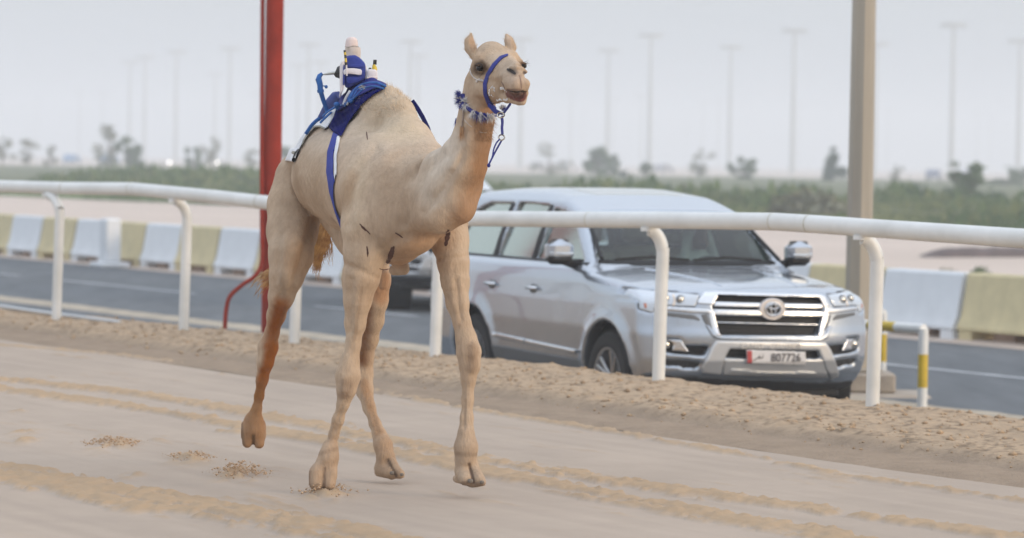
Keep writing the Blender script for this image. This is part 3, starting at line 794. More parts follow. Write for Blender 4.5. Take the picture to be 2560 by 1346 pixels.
# low distant parked cars as tiny hazy shapes
def far_car_mesh(m):
    e = empty('distant_car', label='x', cat='car')
    prof = [(-2.2, .35), (-2.25, .8), (-1.9, .95), (-1.4, 1.45), (.3, 1.5), (1.0, 1.0), (2.1, .85), (2.25, .4)]
    q = MB(); q.prism(prof, -.85, .85, lambda u, v, w: Vector((u, w, v))); q.build('body', m, e, smooth=.3)
    q = MB(); q.box((-.5, 0, 1.2), (1.7, 1.72, .32), bev=.05); q.build('windows', mat('far_glass', (.08, .1, .12), .2), e)
    for x in (-1.4, 1.4):
        for y in (-.78, .78):
            w_ = MB(); w_.tube([Vector((x, y-.1, .33)), Vector((x, y+.1, .33))], .33, 12); w_.build('wheel', mat('far_tyre', (.02, .02, .02), .8), e)
    return e
FC = [(180, 398, 300, (.10, .22, .42), 'hazy blue car parked far off at the left'), (277, 400, 290, (.12, .26, .5), 'small hazy blue car under the pale sparse tree'),
      (1345, 428, 320, (.3, .3, .32), 'hazy grey car parked under the flat topped bare tree'), (1420, 430, 330, (.5, .5, .52), 'hazy pale car left of the round green tree'),
      (1660, 434, 320, (.25, .25, .28), 'hazy dark car parked between small bushes above the car roof'), (2335, 455, 250, (.10, .12, .2), 'hazy dark car beside the large dark green tree'), (2420, 445, 300, (.5, .5, .55), 'pale far car right of the large dark green tree')]
for px, py, D, c, lab in FC:
    m = mat('far_paint', c, .3, coat=.5); e = far_car_mesh(m); q = P(px, py, D*1.9); e.location = (q[0], q[1], -.5+.25); e.rotation_euler = (0, 0, random.uniform(1.0, 1.5)); e['label'] = lab
for px, lab in ((424, 'left of two small car headlamps glinting through the haze'), (543, 'right of two small car headlamps glinting through the haze')):
    c = P(px, 407, 240); m = bpy.data.materials.new('headlamp_glow'); m.use_nodes = True; b_ = m.node_tree.nodes['Principled BSDF']
    b_.inputs['Emission Color'].default_value = (1, .95, .9, 1); b_.inputs['Emission Strength'].default_value = 2.5
    q = MB(); q.ell((0, 0, 0), (.10, .10, .10), 10, 6); o = q.build('headlamp', m); o.location = c; tag(o, lab, 'headlamp', group='far headlamps')

# ---- haze
hz = MB(); hz.box((0, 1150, 17), (5400, 2700, 38)); 
hzm = bpy.data.materials.new('haze'); hzm.use_nodes = True; hn = hzm.node_tree; hn.nodes.clear()
pv = hn.nodes.new('ShaderNodeVolumePrincipled'); pv.inputs['Color'].default_value = (0.93, 0.96, 1.0, 1); pv.inputs['Density'].default_value = 0.0013
pv.inputs['Anisotropy'].default_value = 0.2
ho = hn.nodes.new('ShaderNodeOutputMaterial'); hn.links.new(pv.outputs[0], ho.inputs['Volume'])
hzo = hz.build('haze', hzm, smooth=0); tag(hzo, 'pale dusty haze over the desert', kind='stuff')
# ================================================================ CAMEL
D0 = 17.3
def cp(x, y, d): return P(x, y, D0+d)
def sc(d): return FPX/(D0+d)
prims = []
def U_(a, b, k=0.05, op='+'):
    """a,b = (px,py,depth offset,radius px)"""
    prims.append((op, cp(a[0], a[1], a[2]), a[3]/sc(a[2]), cp(b[0], b[1], b[2]), b[3]/sc(b[2]), k))
def chain(pts, k=0.05, op='+'):
    for a, b in zip(pts[:-1], pts[1:]): U_(a, b, k, op)
# trunk
chain([(765, 448, 1.22, 52), (822, 430, 0.97, 56), (842, 438, 0.60, 104), (900, 455, 0.35, 120), (965, 478, 0.10, 132), (1000, 500, -0.02, 130)], .10)
U_((1000, 500, -.02, 126), (1012, 552, -.16, 92), .10)
U_((985, 585, -.05, 62), (992, 612, 0.0, 50), .08)           # sternum
U_((950, 590, .12, 46), (1005, 662, .22, 16), .05)           # breast pad
U_((985, 676, .25, 14), (1010, 674, .2, 15), .02)
chain([(905, 520, .45, 68), (846, 466, .62, 72), (826, 438, .88, 56)], .04)   # belly rising to the flank
# back line and hump
chain([(1080, 425, -.10, 56), (1032, 352, .12, 39), (995, 284, .24, 33), (962, 262, .38, 38), (925, 268, .50, 38), (872, 318, .72, 46), (815, 372, .95, 50), (765, 412, 1.15, 44)], .09)
chain([(948, 308, .36, 50), (920, 385, .40, 92)], .08)
chain([(1000, 362, .15, 46), (985, 430, .10, 90)], .08)
# neck
chain([(1060, 505, -.18, 84), (1102, 498, -.34, 76), (1136, 462, -.46, 66), (1160, 410, -.54, 54), (1178, 352, -.58, 45.5), (1190, 300, -.60, 41), (1200, 255, -.60, 38)], .045)
chain([(1060, 455, -.2, 66), (1108, 425, -.38, 46), (1140, 385, -.5, 34)], .06)
# right shoulder and front leg (photo left, planted)
chain([(930, 400, .06, 52), (908, 475, -.10, 52), (905, 560, -.16, 50), (912, 630, -.14, 52)], .04)
chain([(912, 630, -.14, 52), (904, 690, -.12, 46), (894, 750, -.10, 34), (888, 810, -.08, 25.5), (883, 862, -.07, 17.5), (874, 905, -.07, 23), (870, 940, -.08, 30), (866, 975, -.085, 23), (858, 1010, -.07, 14.5),
       (845, 1050, -.04, 13.5), (834, 1088, -.01, 15)], .025)
U_((884, 700, -.05, 30), (878, 800, -.02, 14), .04)
chain([(826, 1118, 0, 21), (822, 1142, .0, 24), (818, 1158, 0.0, 22)], .02)
chain([(806, 1160, .0, 17), (793, 1182, -.01, 19), (790, 1208, -.02, 19)], .02)
chain([(830, 1160, .0, 15), (827, 1185, -.01, 16), (823, 1210, -.02, 17)], .012)
# left shoulder and front leg (photo right, swinging)
chain([(1085, 470, .12, 60), (1112, 540, .14, 55), (1124, 600, .10, 45), (1133, 655, .05, 39)], .04)
chain([(1133, 655, .05, 39), (1138, 705, .03, 34.5), (1144, 760, 0, 27), (1154, 805, -.02, 21), (1165, 845, -.03, 25), (1172, 880, -.04, 29.5), (1174, 915, -.04, 25), (1171, 948, -.04, 17.5), (1169, 1000, -.04, 14),
       (1167, 1045, -.05, 15), (1165, 1085, -.06, 20)], .025)
chain([(1165, 1085, -.06, 20), (1165, 1118, -.06, 29), (1166, 1148, -.06, 25)], .02)
chain([(1157, 1150, -.05, 20), (1156, 1180, -.05, 18), (1164, 1198, -.12, 17)], .02)
chain([(1180, 1150, -.05, 13), (1188, 1178, -.07, 13), (1198, 1198, -.12, 15.5)], .012)
U_((1140, 1197, .0, 10), (1180, 1207, -.10, 11), .02)
U_((1180, 1207, -.10, 10), (1207, 1208, -.14, 9), .02)
# right hind leg (photo left)
chain([(752, 448, 1.22, 66), (740, 515, 1.16, 70), (730, 580, 1.08, 62), (727, 640, .96, 54), (717, 690, .93, 42), (703, 742, .95, 31), (690, 790, 1.05, 21.5), (680, 832, 1.12, 17)], .03)
chain([(680, 832, 1.12, 17), (670, 868, 1.16, 24), (663, 905, 1.17, 20), (655, 950, 1.2, 14), (648, 990, 1.24, 11), (642, 1022, 1.27, 11.5), (636, 1045, 1.29, 20)], .025)
chain([(634, 1058, 1.3, 26), (633, 1075, 1.3, 28)], .02)
U_((622, 1085, 1.3, 18), (618, 1108, 1.29, 13), .012); U_((645, 1085, 1.3, 18), (648, 1110, 1.29, 13.5), .012)
U_((612, 1060, 1.32, 9), (609, 1092, 1.31, 8), .012); U_((656, 1060, 1.32, 9), (658, 1092, 1.31, 8), .012)
# left hind leg (seen between the front legs)
chain([(840, 500, 1.0, 66), (890, 590, .85, 52), (925, 660, .72, 44), (942, 700, .70, 32), (941, 750, .74, 27), (936, 800, .80, 21.5), (926, 850, .86, 17), (914, 895, .90, 17.5), (909, 935, .92, 23)], .04)
chain([(909, 935, .92, 23), (911, 975, .90, 21), (923, 1020, .84, 14.5), (938, 1060, .78, 13.5), (948, 1085, .74, 16), (957, 1112, .70, 22), (964, 1140, .68, 22)], .025)
chain([(958, 1145, .68, 16), (952, 1170, .68, 15), (978, 1184, .60, 12.5)], .018)
chain([(975, 1142, .68, 13), (984, 1165, .64, 12), (1000, 1184, .58, 11.5)], .012)
U_((944, 1183, .70, 9), (980, 1191, .62, 8), .015); U_((980, 1190, .62, 8), (1004, 1189, .57, 8), .015)
# sheath under the belly
U_((962, 690, .55, 15), (958, 715, .55, 13), .02)

# ---- head
U_((1190, 262, -.60, 37), (1198, 215, -.60, 36), .04)
U_((1226, 152, -.60, 43), (1214, 172, -.62, 38), .04)           # cranium
U_((1232, 138, -.62, 30), (1262, 150, -.66, 27), .04)           # forehead
U_((1206, 150, -.66, 22), (1215, 143, -.66, 18), .025)          # brow, near side
U_((1296, 158, -.62, 13), (1280, 150, -.64, 22), .03)           # brow, far side
chain([(1240, 168, -.66, 40), (1262, 182, -.78, 36), (1284, 194, -.90, 27)], .03)
U_((1268, 148, -.74, 12), (1292, 168, -.92, 12), .03)           # bridge
chain([(1200, 212, -.60, 35), (1222, 220, -.70, 33), (1248, 224, -.80, 24)], .03)   # cheek
chain([(1210, 240, -.62, 28), (1240, 240, -.74, 17), (1268, 246, -.86, 10), (1298, 254, -.96, 10)], .02)  # jaw
U_((1298, 249, -.97, 13), (1303, 247, -.98, 12), .015)
U_((1264, 222, -.86, 7), (1284, 242, -.93, 7), .015); U_((1284, 242, -.93, 6), (1306, 256, -.99, 7), .012); U_((1306, 256, -.99, 7), (1318, 232, -.97, 4.5), .012)
U_((1276, 208, -.95, 21), (1291, 213, -1.0, 20), .012)          # upper lip, near lobe
U_((1311, 211, -.985, 15), (1310, 219, -.985, 13), .008)
U_((1276, 188, -.93, 18), (1296, 190, -.97, 15), .02)
U_((1279, 170, -.96, 7), (1292, 169, -.98, 6.5), .012)          # nostril rims
U_((1272, 184, -.95, 5), (1290, 189, -.99, 5), .01)
U_((1304, 172, -.97, 6), (1314, 180, -.96, 5), .012)
# ears
chain([(1186, 140, -.56, 12), (1176, 120, -.54, 12.5), (1173, 104, -.54, 9.5), (1178, 84, -.54, 3)], .02)
chain([(1276, 138, -.55, 10), (1277, 118, -.53, 11.5), (1272, 102, -.53, 9), (1266, 87, -.53, 3)], .02)
# carving
U_((1184, 128, -.60, 6), (1180, 100, -.59, 4), .012, '-')
U_((1272, 122, -.58, 6), (1269, 100, -.58, 4), .012, '-')
U_((1197, 170, -.735, 10), (1201, 171, -.735, 9), .012, '-')     # eye socket near
U_((1311, 165, -.66, 7), (1312, 165, -.67, 7), .012, '-')
U_((1273, 176, -.99, 4.6), (1288, 183, -1.02, 4.4), .004, '-')     # nostrils
U_((1308, 181, -1.0, 2.8), (1313, 184, -.99, 2.4), .005, '-')
chain([(1299, 190, -1.015, 1.6), (1302, 206, -1.03, 1.8), (1303, 222, -1.02, 1.8)], .006, '-')  # philtrum
chain([(1272, 229, -.93, 4), (1285, 236, -.96, 7), (1298, 239, -.99, 9.5), (1308, 238, -1.01, 8)], .006, '-')   # open mouth
U_((1258, 215, -.90, 3), (1254, 206, -.89, 2.5), .008, '-')

U_((1276, 237, -.865, 9), (1302, 240, -.90, 8), .008); U_((1288, 230, -.86, 11), (1311, 232, -.87, 8), .008)       # tongue and floor of the mouth
# ---- toe clefts
U_((812, 1168, -.045, 4), (808, 1236, -.065, 6), .008, '-')
U_((1172, 1160, -.115, 3.5), (1185, 1206, -.165, 5), .006, '-')
U_((633, 1090, 1.245, 4), (634, 1135, 1.26, 8), .008, '-')
U_((970, 1150, .625, 3), (992, 1192, .545, 4), .006, '-')
# muscle and bone relief
U_((868, 700, -.30, 4), (880, 850, -.16, 3), .03, '-')
U_((700, 700, .70, 6), (690, 640, .74, 5), .05, '-')
U_((857, 640, -.28, 6), (895, 668, -.36, 5), .04, '-')
U_((1140, 598, -.40, 12), (1060, 618, -.40, 22), .05, '-')
U_((722, 420, .90, 16), (784, 545, .86, 18), .04, '-')
U_((846, 430, .26, 10), (852, 560, .16, 8), .06, '-')
U_((1095, 395, -.30, 8), (1020, 440, -.34, 8), .07, '-')
U_((1160, 560, -.62, 8), (1060, 608, -.42, 14), .05, '-')
chain([(1148, 520, -.52, 42), (1100, 540, -.48, 40), (1060, 540, -.36, 40)], .05)
# eyelids
U_((1188, 163, -.735, 3.6), (1206, 162, -.742, 3.6), .008); U_((1190, 180, -.735, 3), (1206, 181, -.742, 3), .008)
U_((1304, 156, -.69, 3.5), (1315, 160, -.67, 3), .008)

def axes(lo, hi, fine=None, hc=.0095, hf=.005):
    if fine is None: return np.arange(lo, hi, hc)
    a, b = fine
    return np.unique(np.concatenate([np.arange(lo, a, hc), np.arange(a, b, hf), np.arange(b, hi, hc)]).round(5))
hd0 = P(1150, 300, 16.9); hd1 = P(1330, 70, 16.2)
xs = axes(-1.42, 0.20, (-0.26, 0.12), .0085, .0045)
ys = axes(16.0, 19.1, (16.15, 16.85), .0105, .0048)
zs = axes(-0.06, 2.35, (1.84, 2.34), .0095, .0045)
FB = field(prims, xs, ys, zs)
# fine relief: ribs, folds
V, Q = surf_nets(FB, xs, ys, zs)
V = relax(V, Q, 2, .45)
px, py, dd = proj(V[:, 0], V[:, 1], V[:, 2]); dd = dd-D0
# ---- coat colours, with shade painted into some creases and hollows
def spot(a, b, r, soft=0.5, dw=.34):
    d = line_dist(px, py, [a[:2], b[:2]] if tuple(a[:2]) != tuple(b[:2]) else [a[:2], (b[0]+.01, b[1])])
    d = d+(fbm(V[:, 0]*40, V[:, 1]*40, V[:, 2]*40, s=14)-.5)*r*.5
    dm = (a[2]+b[2])/2
    return (1-sstep(r*(1-soft), r*(1+soft), d))*(1-sstep(dw*.7, dw, np.abs(dd-dm)))
nrm0 = None
n1 = fbm(V[:, 0]*9, V[:, 1]*9, V[:, 2]*9, s=3); n2 = fbm(V[:, 0]*34, V[:, 1]*34, V[:, 2]*18, s=4)
base = np.array([0.460, 0.335, 0.232]); col = np.tile(base, (len(V), 1))
def blend(m, c, jit=.0):
    global col
    m = np.clip(m*(1-jit+2*jit*n1), 0, 1)[:, None]; col = col*(1-m)+np.array(c)*m
PALE = (0.55, 0.43, 0.315); ORANGE = (0.33, 0.175, 0.085); BROWN = (0.22, 0.095, 0.035); GREY = (0.20, 0.15, 0.105); DARK = (0.05, 0.035, 0.03)
blend(sstep(.35, .7, n1)*.40, PALE)
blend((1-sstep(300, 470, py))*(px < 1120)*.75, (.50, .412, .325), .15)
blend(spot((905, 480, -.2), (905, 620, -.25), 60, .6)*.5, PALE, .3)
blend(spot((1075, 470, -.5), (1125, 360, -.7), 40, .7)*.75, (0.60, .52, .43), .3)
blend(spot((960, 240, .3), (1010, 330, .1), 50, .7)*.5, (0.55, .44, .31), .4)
blend(spot((1222, 300, -.66), (1218, 420, -.66), 36, .55)*.85, ORANGE, .25)
blend(spot((1218, 420, -.66), (1160, 545, -.5), 34, .7)*.75, ORANGE, .3)
blend(spot((1100, 590, -.3), (1010, 640, -.1), 28, .8)*.5, (0.40, .22, .11), .3)
blend(spot((800, 560, .95), (760, 660, .9), 34, .8)*.45, (0.38, .23, .12), .3)
blend(spot((704, 765, .9), (678, 860, 1.0), 20, .7)*1.0, (.29, .095, .02), .3)
blend(spot((684, 875, 1.05), (650, 985, 1.15), 19, .5)*1.0, (.28, .09, .016), .3)
blend(spot((645, 1000, 1.2), (632, 1110, 1.25), 40, .5)*.8, (0.30, .145, .055), .3)
blend(spot((952, 700, .6), (952, 735, .6), 26, .5)*.55, (.40, .18, .07), .2)
blend(spot((915, 770, .7), (905, 900, .8), 15, .9)*1.0, (.19, .08, .03), .3)
blend(spot((910, 960, .85), (945, 1080, .7), 13, .6)*.65, (0.32, .18, .09), .4)
blend(spot((960, 1110, .65), (975, 1180, .55), 34, .5)*.5, (0.34, .21, .12), .2)
blend(spot((1165, 1110, -.1), (1180, 1200, -.1), 42, .5)*.35, (0.33, .24, .17), .2)
blend(spot((822, 1130, 0), (806, 1215, 0), 44, .5)*.4, (0.34, .22, .14), .2)
blend(spot((1160, 1212, -.1), (1206, 1214, -.1), 9, .3)*.6, (.2, .14, .1))
blend(spot((1010, 660, .2), (960, 660, .2), 14, .7)*.5, (.36, .20, .10))
blend(spot((985, 480, -.1), (975, 560, -.15), 62, .8, .6)*.50, (.30, .21, .14), .3)  # mid-chest: part coat tone, part shade put into the colour
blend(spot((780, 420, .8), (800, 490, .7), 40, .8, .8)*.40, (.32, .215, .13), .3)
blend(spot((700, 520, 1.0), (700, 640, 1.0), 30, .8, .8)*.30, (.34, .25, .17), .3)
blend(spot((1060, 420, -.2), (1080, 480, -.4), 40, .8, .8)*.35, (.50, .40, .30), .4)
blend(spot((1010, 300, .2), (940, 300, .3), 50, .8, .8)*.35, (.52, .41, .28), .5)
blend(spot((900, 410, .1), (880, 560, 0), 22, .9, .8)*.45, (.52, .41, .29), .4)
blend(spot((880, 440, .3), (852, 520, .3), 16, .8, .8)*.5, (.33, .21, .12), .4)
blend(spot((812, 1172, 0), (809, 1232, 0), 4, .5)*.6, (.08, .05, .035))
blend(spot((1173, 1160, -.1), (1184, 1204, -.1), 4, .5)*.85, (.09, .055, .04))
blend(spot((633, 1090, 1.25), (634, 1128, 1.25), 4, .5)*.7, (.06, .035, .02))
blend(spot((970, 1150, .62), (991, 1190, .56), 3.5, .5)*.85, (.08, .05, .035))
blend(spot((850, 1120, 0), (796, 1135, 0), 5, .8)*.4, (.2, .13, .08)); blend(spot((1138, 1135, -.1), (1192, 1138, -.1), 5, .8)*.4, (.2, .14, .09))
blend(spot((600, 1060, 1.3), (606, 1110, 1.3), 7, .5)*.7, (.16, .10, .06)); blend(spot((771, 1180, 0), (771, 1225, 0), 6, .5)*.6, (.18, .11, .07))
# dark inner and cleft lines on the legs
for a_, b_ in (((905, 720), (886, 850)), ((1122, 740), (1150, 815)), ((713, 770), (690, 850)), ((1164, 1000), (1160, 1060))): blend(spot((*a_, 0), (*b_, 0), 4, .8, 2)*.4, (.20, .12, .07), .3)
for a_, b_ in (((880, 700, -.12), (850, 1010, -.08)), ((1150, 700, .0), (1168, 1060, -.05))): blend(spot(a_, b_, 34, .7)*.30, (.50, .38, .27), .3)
for k in ((1181, 872, -.10), (1180, 905, -.10)): blend(spot(k, (k[0], k[1]+12, k[2]), 15, .5)*.6, (.24, .16, .105), .2)
blend(spot((867, 962, -.16), (862, 984, -.15), 16, .5)*.6, (.23, .155, .105), .2)
blend(spot((706, 690, .80), (706, 738, .82), 11, .7)*.35, GREY, .3)
blend(spot((765, 500, 1.0), (795, 600, 1.0), 24, .8, .6)*.55, (.27, .165, .09), .3)  # shade of the thigh and belly crease, painted as darker brown
blend(spot((700, 430, 1.2), (735, 520, 1.2), 26, .8, .5)*.35, (.33, .235, .155), .3)  # pelvis darkened behind the barrel: shade put into the coat colour
blend(spot((738, 420, .75), (744, 470, .75), 10, .9, .5)*.45, (.28, .19, .12), .2)  # painted dark line for the crease shade along the barrel edge
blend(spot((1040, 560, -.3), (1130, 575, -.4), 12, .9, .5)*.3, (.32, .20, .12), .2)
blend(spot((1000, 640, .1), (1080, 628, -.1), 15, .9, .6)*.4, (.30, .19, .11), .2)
# head marks
blend(spot((1199, 171, -.73), (1203, 173, -.73), 19, .4)*.95, (.085, .05, .03))
blend(spot((1210, 182, -.74), (1212, 186, -.74), 14, .6)*.5, (.26, .16, .09))
blend(spot((1311, 164, -.66), (1312, 166, -.66), 12, .4)*.8, (.13, .07, .04))
blend(spot((1274, 177, -1.0), (1288, 183, -1.0), 6, .5)*1.0, (.055, .035, .03))
blend(spot((1311, 182, -.99), (1312, 183, -.99), 4.5, .4)*.95, (.055, .035, .03))
blend(spot((1302, 190, -1.02), (1303, 222, -1.02), 2.5, .4)*.7, (.15, .09, .07))
blend(spot((1280, 234, -.95), (1300, 240, -1.0), 16, .12)*.95*(py > 222)*(py < 256), (.13, .035, .03))
blend(spot((1283, 228, -.95), (1306, 230, -1.0), 5, .4)*.9, (.05, .02, .02))
blend(spot((1262, 170, -.78), (1290, 196, -.95), 24, .6)*.4, (.42, .34, .27))
blend(spot((1290, 212, -1.0), (1290, 214, -1.0), 26, .5)*.5, (.44, .32, .24))
blend(spot((1185, 125, -.6), (1180, 100, -.6), 8, .5)*.5, (.42, .25, .15)); blend(spot((1274, 120, -.58), (1268, 98, -.58), 8, .5)*.5, (.5, .4, .33))
blend(spot((1226, 112, -.62), (1240, 112, -.62), 22, .8)*.5, (.42, .34, .26))
blend(spot((1190, 250, -.6), (1235, 255, -.66), 12, .8)*.4, (.36, .2, .1))
col = col*(1+0.20*(n2-.5)[:, None])*(1+0.16*(n1-.5)[:, None])
# flank wrinkles as small relief
cam_root = empty('camel', tuple(P(900, 1235, D0+.5)*np.array([1, 1, 0])), label='pale tan young camel trotting along the sand track with its mouth open', cat='camel')
CO = np.array(cam_root.location)
_m = arr_mesh('tmp', V, Q); nrm_pre = np.zeros(len(V)*3, dtype=np.float32); _m.vertices.foreach_get('normal', nrm_pre); nrm_pre = nrm_pre.reshape(-1, 3); bpy.data.meshes.remove(_m)
nrm_y0 = nrm_pre[:, 1]
grooves = [([(868, 560), (872, 480), (900, 420), (940, 375)], 14, -.012, 0), ([(1108, 388), (1060, 430), (1030, 500), (1010, 560)], 16, -.010, -.3), ([(1165, 330), (1150, 400), (1110, 470), (1060, 530)], 10, -.008, -.55),
           ([(858, 662), (890, 672), (930, 690), (955, 700)], 7, -.006, -.2), ([(1080, 650), (1120, 645), (1168, 640)], 7, -.006, 0), ([(790, 545), (770, 600), (745, 680), (735, 730)], 11, -.012, 1.0), ([(700, 590), (690, 700)], 10, -.006, 1.0),
           ([(742, 385), (733, 430), (742, 480), (775, 525)], 9, -.016, .9), ([(1176, 200), (1188, 245), (1222, 256)], 6, -.004, -.7), ([(1205, 192), (1240, 194), (1265, 188)], 7, .003, -.8), ([(1160, 960), (1160, 1070)], 4.5, -.004, 0),
           ([(856, 1015), (836, 1080)], 4.5, -.004, 0), ([(925, 1020), (945, 1080)], 4.5, -.004, .85), ([(655, 930), (640, 1015)], 4.5, -.004, 1.2), ([(878, 700), (874, 830)], 8, -.007, -.1), ([(1140, 700), (1152, 800)], 7, -.007, 0),
           ([(1146, 860), (1150, 930)], 5, -.004, 0), ([(960, 420), (940, 520), (950, 600)], 20, .010, -.1), ([(700, 740), (680, 840)], 6, -.006, 1.0), ([(1172, 300), (1162, 360), (1130, 420)], 9, .006, -.6), ([(985, 600), (1030, 590), (1090, 600)], 12, -.010, -.3),
           ([(1182, 862), (1186, 900), (1180, 925)], 9, .005, -.1), ([(862, 950), (860, 978)], 9, .005, -.1), ([(662, 865), (658, 905)], 7, .005, 1.15), ([(760, 440), (790, 500), (840, 555)], 12, .006, .6), ([(820, 380), (800, 450)], 10, -.005, .7)]
gdisp = np.zeros(len(V))
for pts_g, w_g, a_g, d_g in grooves:
    dd_g = line_dist(px, py, pts_g)
    gdisp += 1.5*a_g*np.exp(-(dd_g/w_g)**2)*(1-sstep(.28, .42, np.abs(dd-d_g)))*(1-sstep(-.3, .2, nrm_y0))
ribs = np.exp(-((px-775)/32)**2-((py-470)/60)**2)*np.sin((px-0.35*py)*0.85)*0.0016+np.exp(-((px-1130)/40)**2-((py-690)/60)**2)*np.sin(py*.30)*.0008
me = arr_mesh('body', V-CO, Q); 
nrm = np.zeros(len(V)*3, dtype=np.float32); me.vertices.foreach_get('normal', nrm); nrm = nrm.reshape(-1, 3)
Vb = V+nrm*(gdisp+ribs*1.8+0.0035*(fbm(V[:, 0]*26, V[:, 1]*26, V[:, 2]*26, s=8)-.5)*1.0)[:, None]
me.vertices.foreach_set('co', (Vb-CO).astype(np.float32).ravel()); me.update()
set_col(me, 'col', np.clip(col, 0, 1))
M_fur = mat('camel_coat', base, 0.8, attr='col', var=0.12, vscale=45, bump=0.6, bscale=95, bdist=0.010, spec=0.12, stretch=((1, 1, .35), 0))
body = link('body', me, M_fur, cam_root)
bvh = BVHTree.FromPolygons([tuple(v) for v in Vb.tolist()], [tuple(q) for q in Q.tolist()])
def hit(px_, py_, off=0.0):
    d = Vector(f_ + r_*(px_-1280)/FPX + u_*(673-py_)/FPX).normalized()
    h = bvh.ray_cast(Vector(CAM), d)
    if h[0] is None: return None, None
    n = h[1] if h[1].dot(d) < 0 else -h[1]
    return h[0]+n*off, n
def local(o): return lambda p: Vector(p)-Vector(o.location)
lc = lambda p: Vector(p)-Vector(cam_root.location)
# eyes
M_eye = mat('eye', (0.010, 0.006, 0.005), 0.16, spec=.35)
for x, y, d, r in ((1199, 171, -.722, 9.0), (1310, 165, -.655, 7)):
    q = MB(); q.ell(lc(cp(x, y, d)), [r/540]*3, 16, 10); q.build('eye', M_eye, cam_root)
# eyelashes, ear fringes, chin and hump hair : short strands
M_hair = mat('coat_hair', (0.60, 0.47, 0.33), 0.8, var=.25, vscale=40); M_dhair = mat('lash', (0.06, 0.035, 0.02), 0.7); M_tail = mat('tail_hair', (0.34, 0.13, 0.03), 0.6, var=.5, vscale=25, col2=(.55, .33, .12))
def strands(roots, dirs, lens, w, segs=2, curl=.3, grav=0.0, seed=1):
    rg = np.random.default_rng(seed); V_ = []; F_ = []
    for r0_, d0, l in zip(roots, dirs, lens):
        p = np.array(r0_, float); d = np.array(d0, float); d /= np.linalg.norm(d)+1e-9
        side = np.cross(d, rg.normal(size=3)); side /= np.linalg.norm(side)+1e-9
        b = len(V_)
        for k in range(segs+1):
            ww = w*(1-k/segs)+w*.12
            V_.append(p-side*ww*.5); V_.append(p+side*ww*.5)
            d = d+rg.normal(size=3)*curl/segs+np.array([0, 0, -grav/segs]); d /= np.linalg.norm(d); p = p+d*l/segs
        for k in range(segs): F_.append((b+2*k, b+2*k+1, b+2*k+3, b+2*k+2))
    return np.array(V_), np.array(F_)
def strand_obj(name, roots, dirs, lens, w, m, parent, **kw):
    a, b = strands(roots, dirs, lens, w, **kw); o = np.array(parent.location) if parent is not None else 0
    return link(name, arr_mesh(name, a-o, b, False), m, parent)
sel = np.nonzero((np.exp(-((px-960)/60)**2-((py-235)/50)**2) > .25) & (nrm[:, 2] > -.2))[0]
pick = RNG.choice(sel, 2200); rg_ = RNG.normal(size=(2200, 3))*.35
back = np.array([-.45, .75, .3])
hh_ = strand_obj('hump_hair', Vb[pick], nrm[pick]*.55+back*.5+rg_*.6, .012+.018*RNG.random(2200), .0016, M_hair, cam_root, segs=2, seed=3)
sel = np.nonzero(((py < 150) & (px < 1192) & (px > 1160)) | ((py < 128) & (px > 1258) & (px < 1292)))[0]
pick = RNG.choice(sel, 900); strand_obj('ear_hair', Vb[pick], nrm[pick]*.6+np.array([0, 0, .8])+RNG.normal(size=(900, 3))*.3, .008+.010*RNG.random(900), .0010, M_hair, cam_root, seed=4)
rt = [cp(1188+i*1.3, 163-abs(i-8)*.25*0+1, -.745) for i in range(16)]
strand_obj('eyelashes', rt, [(-.15, -1, -.25)]*16, [.022]*16, .0012, M_dhair, cam_root, curl=.5, seed=5)
rt = [cp(1306+i*.7, 157+i*.3, -.70) for i in range(14)]
strand_obj('eyelashes', rt, [(1, -.4, .1+.1*math.sin(i)) for i in range(14)], [.03]*14, .0012, M_dhair, cam_root, curl=.5, seed=6)
# throat hair
rt = []; dr = []
for i in range(700):
    x = random.uniform(1185, 1243); y = random.uniform(288, 352); h_, n_ = hit(x, y)
    if h_ is None: continue
    rt.append(h_); dr.append(n_*.7+Vector((random.gauss(.1, .3), -.2, -.75)))
strand_obj('throat_hair', rt, dr, [random.uniform(.012, .034) for _ in rt], .0014, mat('throat_hair', (0.38, 0.22, 0.11), 0.8, var=.3, vscale=40), cam_root, seed=8)
# tail: seen left of the hind leg and in the gap between the legs
def tail_bunch(path, n, w0, w1, seed):
    rg = random.Random(seed); R_ = []; out_V = []; out_F = []
    for i in range(n):
        ox, oy = rg.gauss(0, 1), rg.gauss(0, 1); cutf = rg.uniform(.5, 1.05); ph = rg.uniform(0, 6)
        pts = []
        for j, (x, y, d) in enumerate(path):
            t = j/(len(path)-1); w = w0*(1-t)+w1*t
            pts.append(P(x+ox*w+(2+5*t)*math.sin(ph+5*t), y+oy*w*.5+rg.uniform(-6, 6)*t, D0+d+rg.uniform(-.002, .002)+oy*w/600))
        m = max(2, int(len(pts)*cutf)); sp = spline(pts[:m], 3); b = len(out_V)
        for k, p in enumerate(sp):
            ww = .0026*(1-k/len(sp))+.0004; out_V.append((p.x-ww, p.y, p.z)); out_V.append((p.x+ww, p.y, p.z))
        for k in range(len(sp)-1): out_F.append((b+2*k, b+2*k+1, b+2*k+3, b+2*k+2))
    return np.array(out_V), np.array(out_F)
tv = []; tf = []; nv = 0
